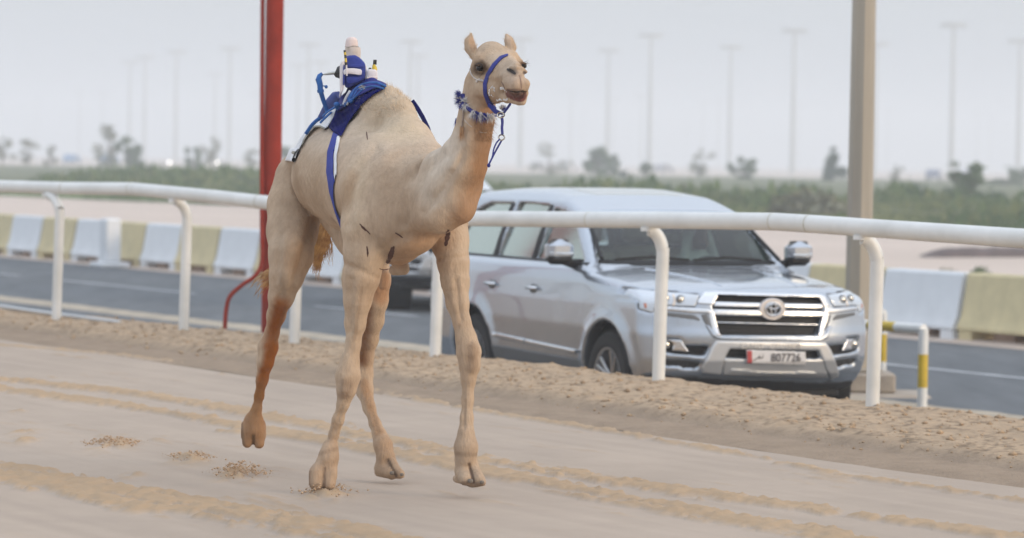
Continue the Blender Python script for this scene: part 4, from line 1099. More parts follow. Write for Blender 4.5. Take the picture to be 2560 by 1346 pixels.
for path, n, a, b_, s_ in (([(800, 470, 1.55), (806, 520, 1.5), (808, 560, 1.45), (802, 600, 1.42), (790, 636, 1.42), (774, 660, 1.42), (768, 676, 1.42)], 330, 6, 11, 1),
                           ([(806, 540, 1.5), (814, 580, 1.45), (820, 610, 1.45), (818, 640, 1.45), (822, 660, 1.4)], 60, 5, 4, 2),
                           ([(804, 560, 1.5), (802, 610, 1.45), (797, 650, 1.45), (793, 678, 1.45), (798, 702, 1.45)], 110, 6, 3, 3),
                           ([(705, 640, 1.7), (690, 672, 1.7), (668, 684, 1.68), (648, 700, 1.66), (632, 718, 1.66)], 110, 8, 4, 4),
                           ([(705, 655, 1.7), (690, 690, 1.7), (674, 705, 1.68), (658, 718, 1.66), (646, 742, 1.66)], 110, 8, 5, 5)):
    a_, f2 = tail_bunch(path, n, a, b_, s_); tv.append(a_); tf.append(f2+nv); nv += len(a_)
th = link('tail_hair', arr_mesh('tail_hair', np.concatenate(tv)-CO, np.concatenate(tf), False), M_tail, cam_root)
M_nail = mat('toenail', (.17, .145, .12), .8)
for x, y, d, r in ((1176, 1203, -.155, 7), (1205, 1206, -.158, 5.5), (980, 1183, .568, 6), (1005, 1187, .552, 5)):
    q = MB(); q.ell(lc(cp(x, y, d)), (r/520, r/700, r/620), 12, 8); q.build('toenail', M_nail, cam_root)
# scratch marks on the chest and legs
M_mark = mat('scratch', (0.075, 0.028, 0.018), 0.8, var=.4, vscale=60)
def mark(pts, w, name='scratch_mark', m=None, off=.0012, parent=cam_root, jag=.3):
    V_ = []; sp = spline([Vector((x, y, 0)) for x, y in pts], 6); n_ = len(sp)
    for i, p in enumerate(sp):
        t = sp[min(i+1, n_-1)]-sp[max(i-1, 0)]; t.normalize(); nn = Vector((-t.y, t.x, 0))
        ww = w*(.35+.65*math.sin(math.pi*(i+.5)/n_))*(1+random.uniform(-jag, jag))
        for s_ in (-1, 0, 1):
            h_, _ = hit(p.x+nn.x*ww*s_*.5, p.y+nn.y*ww*s_*.5, off)
            if h_ is None: return None
            V_.append(Vector(h_)-Vector(parent.location))
    F_ = []
    for i in range(n_-1):
        for k in range(2): F_.append((i*3+k, i*3+k+1, i*3+4+k, i*3+3+k))
    mm = bpy.data.meshes.new(name); mm.from_pydata(V_, [], F_); shade(mm)
    return link(name, mm, m or M_mark, parent)
for pts, w in (([(985, 616), (980, 630), (974, 645), (967, 660)], 12), ([(981, 618), (972, 640)], 6), ([(1121, 574), (1119, 590), (1114, 616)], 11), ([(899, 560), (912, 572), (926, 586)], 4), ([(903, 566), (915, 578)], 4),
               ([(917, 616), (919, 630), (919, 642)], 4.5), ([(988, 582), (998, 588), (1007, 595)], 4), ([(1080, 632), (1070, 644), (1064, 652)], 4), ([(1078, 640), (1074, 655)], 5), ([(1076, 650), (1100, 646), (1128, 642)], 2.0),
               ([(858, 662), (876, 664)], 3), ([(916, 330), (919, 350)], 2.5), ([(948, 672), (960, 675), (972, 673)], 3), ([(1146, 880), (1147, 900), (1146, 908)], 3), ([(856, 600), (858, 650)], 1.5)): mark(pts, w)
M_nos = mat('nostril_dark', (.022, .014, .012), .7)
M_lipl = mat('lip_line', (.20, .125, .09), .8)
for pts, w, nm, mm_ in (([(1267, 174), (1275, 176), (1283, 181), (1289, 186)], 8.5, 'nostril', M_nos), ([(1308, 179), (1312, 182), (1314, 186)], 4.5, 'nostril', M_nos),
                        ([(1297, 188), (1300, 196), (1302, 208), (1303, 220)], 2.4, 'lip_cleft', M_lipl), ([(1268, 225), (1280, 229), (1292, 230), (1303, 228), (1316, 229)], 3.2, 'lip_shadow_line', M_nos),
                        ([(1253, 204), (1257, 210), (1262, 222)], 2.6, 'mouth_corner', M_lipl),
                        ([(1188, 164), (1196, 159), (1206, 163)], 2.2, 'eyelid_line', M_nos)):
    mark(pts, w, nm, mm_, jag=.08)
# white foam flecks round the mouth
M_foam = mat('foam', (0.74, 0.74, 0.74), 0.5)
def blobs(name, spots, m, parent):
    q = MB()
    for x, y, r in spots:
        h_, n_ = hit(x, y, .001)
        if h_ is None: continue
        rj = r*random.uniform(.45, .95); q.ell(Vector(h_)-Vector(parent.location)+Vector((random.gauss(0, .0015), 0, random.gauss(0, .0015))), (rj/540, rj/640, rj/560), 8, 6)
    return q.build(name, m, parent)
blobs('foam', [(1224, 226+i*1.6, 2.4) for i in range(9)]+[(1228+i*1.4, 218+abs(i-3)*1.2, 2.0) for i in range(6)]+[(1236, 224+i*2, 1.6) for i in range(4)]+[(1230, 239, 3), (1232, 242, 2.4)], M_foam, cam_root)
blobs('foam', [(1252, 221, 4.5), (1256, 220, 5), (1260, 222, 4), (1264, 226, 3), (1266, 231, 2.2)], M_foam, cam_root)
blobs('foam', [(1243+i*2.0, 250+math.sin(i*1.3)*1.5, 2.8) for i in range(14)]+[(1250, 256, 3.2), (1248, 262, 3.4), (1252, 266, 3)], M_foam, cam_root)

# ---- cloth and straps made from the body surface
def cloth(name, region, off, thick_in, m, parent, pxbox, drange, h=.006, k=.004, extra=None, sm=1, wrinkle=0):
    x0, x1, y0, y1 = pxbox; c = [P(x, y, D0+d) for x in (x0, x1) for y in (y0, y1) for d in drange]; c = np.array(c)
    X_ = np.arange(c[:, 0].min(), c[:, 0].max(), h); Y_ = np.arange(D0+drange[0], D0+drange[1], h); Z_ = np.arange(c[:, 2].min(), c[:, 2].max(), h)
    F = field(prims, X_, Y_, Z_)
    gx, gy, gd = proj(X_[:, None, None], Y_[None, :, None], Z_[None, None, :])
    F = F-off
    if wrinkle: F = F+wrinkle*(np.sin(gx*.22+gy*.35)*.5+np.sin(gx*.5-gy*.2)*.5).astype(np.float32)
    Rg = region(gx, gy, gd-D0)/520.0
    S = smax(F, Rg.astype(np.float32), k)
    if thick_in is not None: S = np.maximum(S, -(F+off+thick_in))
    if extra is not None: S = smin(S, field(extra, X_, Y_, Z_), .012)
    V_, Q_ = surf_nets(S, X_, Y_, Z_); V_ = relax(V_, Q_, sm, .5)
    return link(name, arr_mesh(name, V_-np.array(parent.location), Q_), m, parent)
M_blue = mat('blue_cloth', (0.008, 0.014, 0.16), 0.85, var=.35, vscale=20, bump=.4, bscale=180, bdist=.003)
M_navy = mat('dark_blue_velvet', (0.004, 0.006, 0.085), 0.95, var=.3, vscale=14, bump=.3, bscale=60, bdist=.004, spec=.1)
M_strapb = mat('blue_webbing', (0.018, 0.032, 0.24), 0.8, var=.15, vscale=20, bump=.3, bscale=300, bdist=.002)
M_cord = mat('blue_cord', (0.015, 0.11, 0.36), 0.6, var=.3, vscale=30, bump=.5, bscale=200, bdist=.003)
M_whc = mat('white_cloth', (0.66, 0.66, 0.67), 0.85, var=.12, vscale=14, bump=.3, bscale=160, bdist=.003)
M_grc = mat('grey_felt', (0.26, 0.24, 0.20), 0.9, var=.2, vscale=20)
saddle = empty('saddle', tuple(P(880, 330, D0+.7)), label='blue velvet saddle blanket with white panels and girth on the camel', cat='saddle')
ex = lambda pts, k=.02: [('+', cp(a[0], a[1], a[2]), a[3]/505, cp(b[0], b[1], b[2]), b[3]/505, k) for a, b in zip(pts[:-1], pts[1:])]
polyA = [(966, 216), (955, 226), (935, 236), (905, 262), (888, 285), (872, 305), (862, 325), (853, 342), (843, 336), (830, 328), (822, 318), (832, 296), (838, 278), (844, 268), (856, 250), (872, 222), (890, 203), (915, 197), (945, 204)]
cloth('blanket', lambda x, y, d: poly_sdf(x, y, polyA), .016, .03, M_navy, saddle, (810, 975, 190, 350), (.15, 1.15), .0055, .006, wrinkle=.003)
# quilted roll of the saddle round the top of the hump
cloth('saddle_roll', lambda x, y, d: poly_sdf(x, y, [(968, 213), (930, 225), (890, 245), (855, 274), (842, 282), (848, 256), (866, 228), (884, 203), (915, 192), (950, 202)]), .026, .02, M_blue, saddle, (835, 975, 185, 290), (.15, 1.1), .0055, .01,
      extra=ex([(962, 216, .42, 7), (930, 208, .50, 12), (905, 212, .55, 14), (884, 226, .60, 14), (866, 248, .66, 12), (850, 268, .72, 9)]))
ls = lambda p: Vector(p)-Vector(saddle.location)
def surf_path(pts, off):
    out = []
    for x, y in pts:
        h_, n_ = hit(x, y, off)
        out.append(h_ if h_ is not None else None)
    good = [o for o in out if o is not None]
    for i, o in enumerate(out):
        if o is None:
            dref = min(good, key=lambda g: abs(good.index(g)-i)) if good else Vector(P(0, 0, D0+.6))
            _, _, dd_ = proj(*dref); out[i] = Vector(P(pts[i][0], pts[i][1], dd_))
    return out
def dtube(name, pts, r, m, parent, n=8, sub=5, flat=1.0):
    q = MB(); q.tube([Vector(p)-Vector(parent.location) for p in spline([cp(*p) for p in pts], sub)], r, n, flat=flat); return q.build(name, m, parent)
cl_bvh = []
def reg_bvh(o):
    c_ = [tuple(Vector(v.co)+o.location+saddle.location) for v in o.data.vertices]
    cl_bvh.append(BVHTree.FromPolygons(c_, [tuple(p.vertices) for p in o.data.polygons]))
for o in list(saddle.children):
    if o.type == 'MESH': reg_bvh(o)
def chit(px_, py_, off, d_def=.5):
    d = Vector(f_ + r_*(px_-1280)/FPX + u_*(673-py_)/FPX).normalized(); best = None
    for b_ in cl_bvh+[bvh]:
        h = b_.ray_cast(Vector(CAM), d)
        if h[0] is not None and (best is None or h[3] < best[3]): best = h
    return best[0]-d*off if best else Vector(cp(px_, py_, d_def))
def ctube(name, pts, r, m, sub=6, flat=1.0):
    sp = spline([Vector((x, y, 0)) for x, y in pts], sub); q = MB(); q.tube([chit(p.x, p.y, r*.6)-saddle.location for p in sp], r, 8, flat=flat); return q.build(name, m, saddle)
for pts, r in (([(964, 216), (940, 207), (916, 209), (898, 216), (882, 230), (870, 250)], .0058), ([(906, 221), (893, 226), (885, 240), (878, 254)], .0048), ([(903, 214), (888, 224), (876, 246), (862, 266)], .0050),
               ([(960, 222), (930, 216), (905, 226), (880, 252)], .0050), ([(848, 262), (838, 274), (826, 283), (813, 295), (800, 308)], .0058), ([(872, 254), (858, 262), (846, 266)], .0050), ([(844, 266), (832, 272), (818, 281), (806, 292)], .0050)):
    ctube('lacing_cord', pts, r, M_cord)
ctube('white_panel', [(860, 262), (866, 246), (876, 229)], .009, M_whc, flat=.5)
ctube('white_panel', [(868, 262), (871, 256)], .005, M_whc)
ctube('lacing_hole', [(899, 222), (905, 219), (912, 220)], .006, M_grc)
q = MB()
for a in range(3): q.ell(ls(chit(842+a*2, 262+a*4, .006)), (.016, .016, .014), 10, 7)
q.build('cord_knot', M_cord, saddle)
q = MB(); q.ell(ls(chit(878, 253, .006)), (.013, .013, .012), 10, 7); q.build('cord_knot', M_cord, saddle)
q = MB()
for a in np.linspace(0, 6.28, 14)[:-1]: pass
rp_ = [chit(906+8*math.cos(a), 219+5*math.sin(a), .004) for a in np.linspace(0, 2*math.pi, 13)]
q.tube([ls(p) for p in rp_], .0032, 6); q.build('ring', mat('nickel', (.6, .58, .55), .25, metal=1), saddle)
# white blanket part and the band running back over the rump
polyW = [(842, 279), (836, 292), (828, 304), (820, 318), (812, 323), (795, 317), (786, 318), (772, 332), (762, 346), (752, 366), (742, 386), (738, 398), (722, 390), (735, 372), (745, 352), (762, 328), (785, 305), (815, 280), (838, 264)]
cloth('white_blanket', lambda x, y, d: poly_sdf(x, y, polyW), .012, .02, M_whc, saddle, (715, 850, 255, 405), (.45, 1.5), .006, .004)
cloth('felt_edge', lambda x, y, d: poly_sdf(x, y, [(813, 325), (796, 318), (787, 319), (774, 333), (764, 347), (755, 366), (750, 376), (757, 350), (770, 329), (786, 314), (800, 313), (816, 321)]), .016, .02, M_grc, saddle, (745, 820, 308, 380), (.45, 1.5), .0055, .003)
bp = [(800, 296, .60), (790, 303, .78), (780, 313, .84), (772, 324, .90), (764, 336, .97)]
q = MB(); sp = spline([Vector((p[0], p[1], 0)) for p in bp], 8)
q.tube([ls(chit(p.x, p.y, .006)) for p in sp], [.0115 if i % 2 else .0075 for i in range(len(sp))], 8)
q.build('braid', M_cord, saddle)
q = MB(); q.tube([ls(cp(*p)) for p in ((848, 238, .8), (838, 246, .84), (824, 262, .9), (808, 284, .98), (795, 300, 1.02))], [.02, .035, .035, .022, .01], 12, flat=.7); q.build('cantle_pad', mat('faded_blue', (.035, .06, .22), .8, var=.2, vscale=20), saddle)
cloth('rump_pad', lambda x, y, d: poly_sdf(x, y, [(724, 371), (752, 373), (749, 384), (742, 393), (737, 406), (712, 402), (718, 388)]), .020, .02, M_whc, saddle, (705, 760, 362, 412), (.5, 1.7), .0055, .005)
cloth('rump_pad_stripe', lambda x, y, d: poly_sdf(x, y, [(744, 380), (749, 379), (741, 400), (736, 404), (739, 392)]), .023, .02, M_strapb, saddle, (730, 755, 374, 410), (.5, 1.7), .005, .003)
cloth('rump_pad_shade', lambda x, y, d: poly_sdf(x, y, [(727, 381), (733, 377), (745, 378), (740, 388), (730, 387)]), .022, .02, M_grc, saddle, (722, 750, 372, 392), (.5, 1.7), .005, .003)
# girth
gl = [(841, 334), (826, 380), (824, 430), (832, 480), (846, 528), (862, 572)]
gw = [9, 8.5, 9, 9.5, 10, 10]
front = lambda d: np.where(d > 0.95, 40, 0)
cloth('girth', lambda x, y, d: np.maximum(line_dist(x, y, gl, gw), (x-860)), .008, .02, M_strapb, saddle, (810, 866, 326, 566), (-.05, 1.2), .006, .003)
gl2 = [(846, 344), (838, 390), (838, 440), (846, 484), (856, 510)]
cloth('girth_edge', lambda x, y, d: np.maximum(line_dist(x, y, gl2, [5, 4, 3.5, 3, 2.5]), (x-860)), .010, .02, M_whc, saddle, (826, 866, 338, 515), (-.05, 1.2), .0055, .003)
cloth('buckle', lambda x, y, d: poly_sdf(x, y, [(841, 478), (851, 479), (855, 492), (846, 496)]), .012, .02, M_strapb, saddle, (836, 860, 474, 500), (-.05, 1.0), .005, .003)
# strap showing on the far side of the hump
q = MB(); q.tube([Vector(cp(*p))-Vector(saddle.location) for p in ((1030, 252, .42), (1043, 270, .42), (1057, 294, .40), (1069, 319, .38), (1078, 345, .3))], .011, 8, flat=.5); q.build('off_side_strap', M_navy, saddle)

# ================================================================ HALTER AND COLLAR
M_halter = mat('halter_webbing', (0.014, 0.022, 0.20), 0.75, var=.2, vscale=30, bump=.5, bscale=260, bdist=.002)
M_rope = mat('white_rope', (0.55, 0.50, 0.46), 0.85, var=.2, vscale=60); M_ring = mat('brass_ring', (.55, .5, .42), .25, metal=1)
halter = empty('halter', tuple(cp(1250, 285, -.8)), label='dark blue webbing halter round the face of the camel with a hanging lead', cat='halter')
lh = lambda p: Vector(p)-Vector(halter.location)
nl = [(1268, 137), (1252, 144), (1235, 162), (1220, 186), (1212, 210), (1213, 236), (1222, 258), (1236, 272), (1250, 281)]
cloth('noseband', lambda x, y, d: np.maximum(line_dist(x, y, nl, [3, 4.5, 5.2, 5.2, 5.2, 5.2, 5.5, 6, 6]), (d+.50)*520), .005, .012, M_halter, halter, (1200, 1280, 128, 292), (-1.0, -.45), .004, .002)
dtube('chin_strap', [(1240, 277, -.74), (1256, 284, -.78), (1266, 274, -.82), (1276, 260, -.86)], .0075, M_halter, halter, flat=.6)
dtube('chin_strap', [(1222, 262, -.74), (1235, 276, -.77), (1248, 286, -.79)], .011, M_halter, halter, flat=.5)
def ring(name, c, rx, ry, r, m, parent):
    q = MB(); q.tube([Vector(cp(c[0]+rx*math.cos(a), c[1]+ry*math.sin(a), c[2]-.01*math.sin(a)))-Vector(parent.location) for a in np.linspace(0, 2*math.pi, 17)], r, 7, cap=False); return q.build(name, m, parent)
ring('ring', (1252, 288, -.82), 9, 6.5, .0035, M_ring, halter)
dtube('lead_strap', [(1254, 292, -.81), (1256, 305, -.80), (1255, 320, -.80), (1256, 336, -.80)], .0125, M_halter, halter, flat=.35)
ring('ring', (1254, 344, -.80), 7.5, 6.5, .0035, M_ring, halter)
dtube('lead_cord', [(1255, 350, -.80), (1246, 366, -.80), (1236, 384, -.80), (1228, 400, -.80), (1222, 412, -.80)], .0042, M_halter, halter, sub=6)
dtube('lead_cord', [(1250, 348, -.81), (1241, 358, -.81), (1234, 375, -.81), (1231, 392, -.81), (1223, 411, -.81)], .0036, M_halter, halter, sub=6)
q = MB(); q.ell(lh(cp(1222, 414, -.80)), (.008, .008, .010), 10, 7); q.build('knot', M_halter, halter)
h1 = surf_path([(1176, 173), (1179, 185), (1186, 195), (1196, 201), (1210, 204)], .004)
q = MB(); q.tube([lh(p) for p in spline(h1, 5)], .0028, 7); q.build('cheek_cord', M_rope, halter)
q = MB(); [q.ell(lh(p), (.006, .005, .006), 7, 5) for p in surf_path([(1194, 205), (1200, 201), (1206, 203)], .006)]; q.build('knot', M_rope, halter)

collar = empty('collar', tuple(cp(1190, 290, -.6)), label='blue and white tasselled collar round the throat of the camel', cat='collar')
cpath = [(1160, 236), (1160, 252), (1166, 264), (1176, 276), (1190, 284), (1206, 288), (1222, 290), (1236, 287), (1247, 284)]
cs = surf_path(cpath, .006)
q = MB(); q.tube([Vector(p)-Vector(collar.location) for p in spline(cs, 6)], .010, 8, flat=.6); q.build('band', M_halter, collar)
M_tb = mat('tassel_blue', (0.016, 0.026, 0.24), 0.8, var=.3, vscale=60); M_tw = mat('tassel_white', (0.72, 0.70, 0.68), 0.85, var=.12, vscale=60)
tl = [(1150, 238, 'b', 10, (-.9, -.2, .6)), (1153, 246, 'w', 9, (-1, -.3, .2)), (1155, 253, 'b', 11, (-1, -.3, -.2)), (1163, 255, 'w', 9, (.2, -.7, .5)), (1166, 264, 'w', 13, (.1, -.6, -.5)), (1158, 262, 'b', 10, (-.5, -.5, -.8)),
      (1184, 280, 'w', 14, (-.1, -.4, -1)), (1191, 282, 'b', 15, (0, -.4, -1)), (1200, 284, 'w', 15, (0, -.4, -1)), (1208, 286, 'b', 15, (.1, -.4, -1)), (1217, 287, 'w', 14, (.3, -.4, -.9)), (1226, 288, 'w', 12, (.4, -.4, -.8)), (1256, 272, 'w', 7, (-.2, -.4, 1)), (1258, 273, 'b', 6, (.3, -.3, .8))]
for x, y, c_, l, dr_ in tl:
    h_, n_ = hit(x, y, .008)
    if h_ is None: h_ = Vector(cp(x, y, -.66))
    n_ = 75; ro = [np.array(h_)+RNG.normal(size=3)*.004 for _ in range(n_)]; di = [np.array(dr_)+RNG.normal(size=3)*.42 for _ in range(n_)]
    strand_obj('tassel', ro, di, (l/520*(1.2+.5*RNG.random(n_))), .0028, M_tb if c_ == 'b' else M_tw, collar, segs=3, grav=.3, seed=int(x))
# hanging cord and tassels at the back of the neck
pq = surf_path([(1160, 268), (1160, 285), (1159, 300), (1157, 318)], .006)
q = MB(); q.tube([Vector(p)-Vector(collar.location) for p in spline(pq, 5)], .0040, 7); q.build('cord', mat('brown_cord', (.28, .22, .18), .85, var=.3, vscale=50), collar)
ro = [cp(1144, 300, -.6)]*90; di = [np.array((.15, -.1, -.9))+RNG.normal(size=3)*.22 for _ in range(90)]
strand_obj('tassel', [r+RNG.normal(size=3)*.005 for r in ro], di, .030+.012*RNG.random(90), .003, M_tb, collar, segs=2, seed=71)
ro = [np.array(pq[-1])]*60; di = [np.array((0., -.15, -1))+RNG.normal(size=3)*.12 for _ in range(60)]
strand_obj('tassel', [r+RNG.normal(size=3)*.003 for r in ro], di, .050+.022*RNG.random(60), .0024, mat('tassel_tan', (.42, .24, .12), .85), collar, segs=2, seed=72)
pq = surf_path([(1162, 300), (1170, 310), (1180, 318)], .003)
q = MB(); q.tube([Vector(p)-Vector(collar.location) for p in spline(pq, 5)], .0018, 6); q.build('cord', M_rope, collar)
pq = surf_path([(1198, 330), (1208, 332), (1216, 331)], .003)
q = MB(); q.tube([Vector(p)-Vector(collar.location) for p in spline(pq, 5)], .0015, 6); q.build('cord', M_rope, collar)

# ================================================================ ROBOT JOCKEY
robot = empty('robot_jockey', tuple(cp(885, 225, .55)), label='small blue and white remote controlled jockey machine sitting on the camel saddle', cat='jockey robot')
def pr(name, poly, d0, d1, m, parent=robot, bev=.006):
    """solid block: outline at its own distance, real thickness, rounded edges"""
    for _ in range(2):
        poly = [q_ for i in range(len(poly)) for q_ in ((poly[i][0]*.82+poly[(i+1) % len(poly)][0]*.18, poly[i][1]*.82+poly[(i+1) % len(poly)][1]*.18), (poly[i][0]*.18+poly[(i+1) % len(poly)][0]*.82, poly[i][1]*.18+poly[(i+1) % len(poly)][1]*.82))]
    o = np.array(parent.location) if parent is robot else np.array(robot.location)
    n_ = len(poly); cx = sum(p[0] for p in poly)/n_; cy_ = sum(p[1] for p in poly)/n_
    V_ = []; F_ = []
    e_ = bev*520
    def shr(p, a):
        dx, dy = p[0]-cx, p[1]-cy_; L_ = math.hypot(dx, dy)+1e-6; return (p[0]-dx/L_*a, p[1]-dy/L_*a)
    for d, a in ((d0, e_), (d0+bev*.35, e_*.35), (d0+bev, 0), (d1-bev, 0), (d1, e_)):
        for p in poly: x, y = shr(p, a); V_.append(tuple(cp(x, y, d)-o))
    F_.append(tuple(range(n_))); F_.append(tuple(range(5*n_-1, 4*n_-1, -1)))
    for k in range(4):
        for i in range(n_): F_.append((k*n_+i, (k+1)*n_+i, (k+1)*n_+(i+1) % n_, k*n_+(i+1) % n_))
    q = MB(); q.v = V_; q.f = F_; return q.build(name, m, parent, smooth=.9)
M_rblue = mat('jacket_blue', (0.020, 0.036, 0.24), 0.8, var=.18, vscale=25, bump=.35, bscale=120, bdist=.004)
M_rwhite = mat('jacket_white', (0.70, 0.66, 0.68), 0.75, var=.08, vscale=25, bump=.3, bscale=100, bdist=.003)
M_cap = mat('cap_cloth', (0.66, 0.55, 0.52), 0.8, var=.10, vscale=30, bump=.3, bscale=90, bdist=.003); M_cap2 = mat('cap_brim', (0.60, 0.50, 0.40), 0.8, var=.2, vscale=14, col2=(.66, .60, .58))
M_blk = mat('black_rubber', (0.012, 0.013, 0.014), 0.5); M_steel = mat('steel', (.45, .45, .42), .28, metal=1); M_yplast = mat('yellow_plastic', (.60, .42, .03), .45)
lr = lambda p: Vector(p)-Vector(robot.location)
pr('torso', [(860, 157), (865, 141), (876, 139), (888, 138), (900, 145), (914, 160), (914, 185), (912, 200), (893, 210), (872, 222), (862, 218), (858, 190)], .50, .68, M_rblue, bev=.014)
pr('side_panel', [(849, 165), (853, 154), (861, 150), (862, 180), (861, 222), (851, 240), (849, 214)], .49, .66, M_rwhite, bev=.008)
pr('side_stripe', [(858, 166), (861, 160), (862, 186), (861, 215), (857, 212)], .482, .50, M_rblue, bev=.003)
pr('back_panel', [(908, 160), (918, 166), (918, 200), (912, 202)], .52, .66, M_rwhite, bev=.006)
pr('chest_strap', [(858, 176), (866, 171), (884, 171), (905, 174), (904, 189), (884, 186), (866, 185), (859, 188)], .478, .50, M_rwhite, bev=.004)
pr('pocket_flap', [(863, 160), (906, 161), (907, 170), (864, 168)], .492, .505, M_rblue, bev=.003)
pr('front_pocket', [(865, 192), (905, 192), (903, 203), (872, 212), (866, 206)], .488, .505, M_rblue, bev=.003)
q = MB(); pc = lr(cp(882, 130, .59)); s_ = 1/505
q.lathe([(.0, -.03), (19.5*s_, -.03), (20*s_, .0), (19.0*s_, .022), (17.5*s_, .024)], 24, Matrix.Translation(pc)); q.build('head_band', M_cap2, robot)
q = MB(); pc2 = lr(cp(879, 118, .59)); q.lathe([(16.5*s_, -.008), (16*s_, .012), (15*s_, .030), (12*s_, .043), (7*s_, .049), (0.01*s_, .051)], 24, Matrix.Translation(pc2)); q.build('cap', M_cap, robot)
q = MB(); q.tube([lr(cp(862+i*5, 117+1.5*math.sin(i), .555)) for i in range(8)], .0016, 5); q.build('cap_seam', M_grc, robot)
for i, (a, b_, m) in enumerate((((861.5, 126, .47), (862, 131, .47), M_blk), ((862, 131, .47), (863, 138, .47), M_yplast), ((863, 138, .47), (864, 146, .47), M_blk), ((864, 146, .47), (865, 156, .47), M_yplast), ((865, 156, .47), (866, 163, .47), M_blk), ((866, 163, .47), (867, 190, .475), M_rwhite))):
    q = MB(); q.tube([lr(cp(*a)), lr(cp(*b_))], .0058 if i < 5 else .004, 10)
    if i == 0: ant = q.build('antenna', m, robot)
    else: q.build('antenna_band', m, ant)
q = MB(); q.tube([lr(cp(850, 181, .57)), lr(cp(846, 181, .57)), lr(cp(841, 181, .57)), lr(cp(838.5, 180, .57))], [.033, .030, .026, .018], 18); q.build('motor', M_blk, robot)
q = MB(); q.tube([lr(cp(839, 182.5, .57)), lr(cp(824, 184, .57)), lr(cp(806, 187, .57))], [.0088, .0080, .0030], 12); q.build('shaft', M_steel, robot)
wa = None
for pts, rr in (([(806, 184, .57), (799, 190, .57), (796, 200, .57)], [.008, .012, .014]), ([(796, 197, .57), (800, 212, .57), (801, 228, .57)], [.016, .0145, .014]), ([(801, 225, .57), (802, 232, .57)], [.0175, .0165]), ([(802, 230, .57), (808, 250, .58), (818, 279, .62)], [.012, .0115, .0105])):
    q = MB(); q.tube([lr(cp(*p)) for p in pts], rr, 12)
    if wa is None: wa = q.build('whip_arm', M_cord, robot)
    else: q.build('arm_section', M_cord, wa)
q = MB(); q.ell(lr(cp(815.5, 217.5, .56)), (.008, .006, .009), 10, 7); q.tube([lr(cp(805, 215, .57)), lr(cp(815, 216, .565))], .003, 6); q.build('wing_nut', M_cord, robot)
pr('radio_pouch', [(918, 176), (924, 173), (943, 175), (944, 195), (942, 204), (919, 197)], .50, .60, M_rwhite, bev=.008)
pr('pouch_band', [(917, 193), (944, 193), (944, 200), (917, 198)], .495, .55, M_cap, bev=.003)
q = MB(); q.tube([lr(cp(937, 177, .54)), lr(cp(936, 168, .54)), lr(cp(934, 162, .54))], [.013, .0115, .006], 12); ra = q.build('radio', M_yplast, robot)
for x in (934.5, 939): 
    q = MB(); q.tube([lr(cp(x, 162, .54)), lr(cp(x+1, 150, .54))], [.0048, .0044], 9); q.build('radio_aerial', M_blk, ra)
q = MB(); q.tube([lr(cp(925, 176, .54)), lr(cp(925, 170, .54))], [.008, .007], 9); q.build('knob', M_blk, robot)
q = MB(); q.tube([lr(cp(856, 215, .58)), lr(cp(853, 228, .62)), lr(cp(850, 240, .7))], [.014, .012, .010], 8, flat=.5); q.build('mounting_strap', M_rwhite, robot)
# ================================================================ SUVs
PSI = R(22.0)
CARO = Vector((1.976, 27.3, ROADZ)); CARZ = math.pi+PSI
RzI = Matrix.Rotation(-CARZ, 3, 'Z')
Y_NOSE = ([.36, .44, .50, .60, .80, .86, 1.02, 1.10, 1.17, 1.25], [-.26, -.14, -.05, 0, 0, -.02, -.045, -.075, -.17, -.6])
TOPY = ([-5.2, -4.98, -4.90, -4.80, -4.70, -4.4, -3.8, -3.1, -2.50, -2.06, -1.80, -1.50, -1.38, -1.0, -.6, -.3, -.12, 0.1], [1.0, 1.10, 1.36, 1.60, 1.755, 1.835, 1.868, 1.875, 1.825, 1.715, 1.545, 1.315, 1.272, 1.245, 1.215, 1.185, 1.145, 1.09])
WZ = ([.3, .40, .55, .80, 1.0, 1.15, 1.235, 1.29, 1.45, 1.65, 1.76, 1.83, 1.90], [.86, .91, .955, .975, .97, .945, .915, .855, .805, .735, .69, .62, .45])
WHY = (-.90, -3.73); WHZ = .395
SW = .30
def carfront(px_, py_):
    d = Vector(f_ + r_*(px_-1280)/FPX + u_*(673-py_)/FPX)
    o = RzI @ (Vector(CAM)-CARO); dl = RzI @ d
    ys_ = -.1
    for _ in range(6):
        t = (ys_-o.y)/dl.y; p = o+dl*t
        ys_ = -SW*(abs(p.x)/.98)**3+float(np.interp(p.z, *Y_NOSE))
    return p.x, p.z
def carside(px_, py_, x=.95):
    d = Vector(f_ + r_*(px_-1280)/FPX + u_*(673-py_)/FPX)
    o = RzI @ (Vector(CAM)-CARO); dl = RzI @ d
    t = (x-o.x)/dl.x; p = o+dl*t; return p.y, p.z
def FP(pts): return [carfront(*p) for p in pts]
def MIR(poly): return [(-x, z) for x, z in poly]
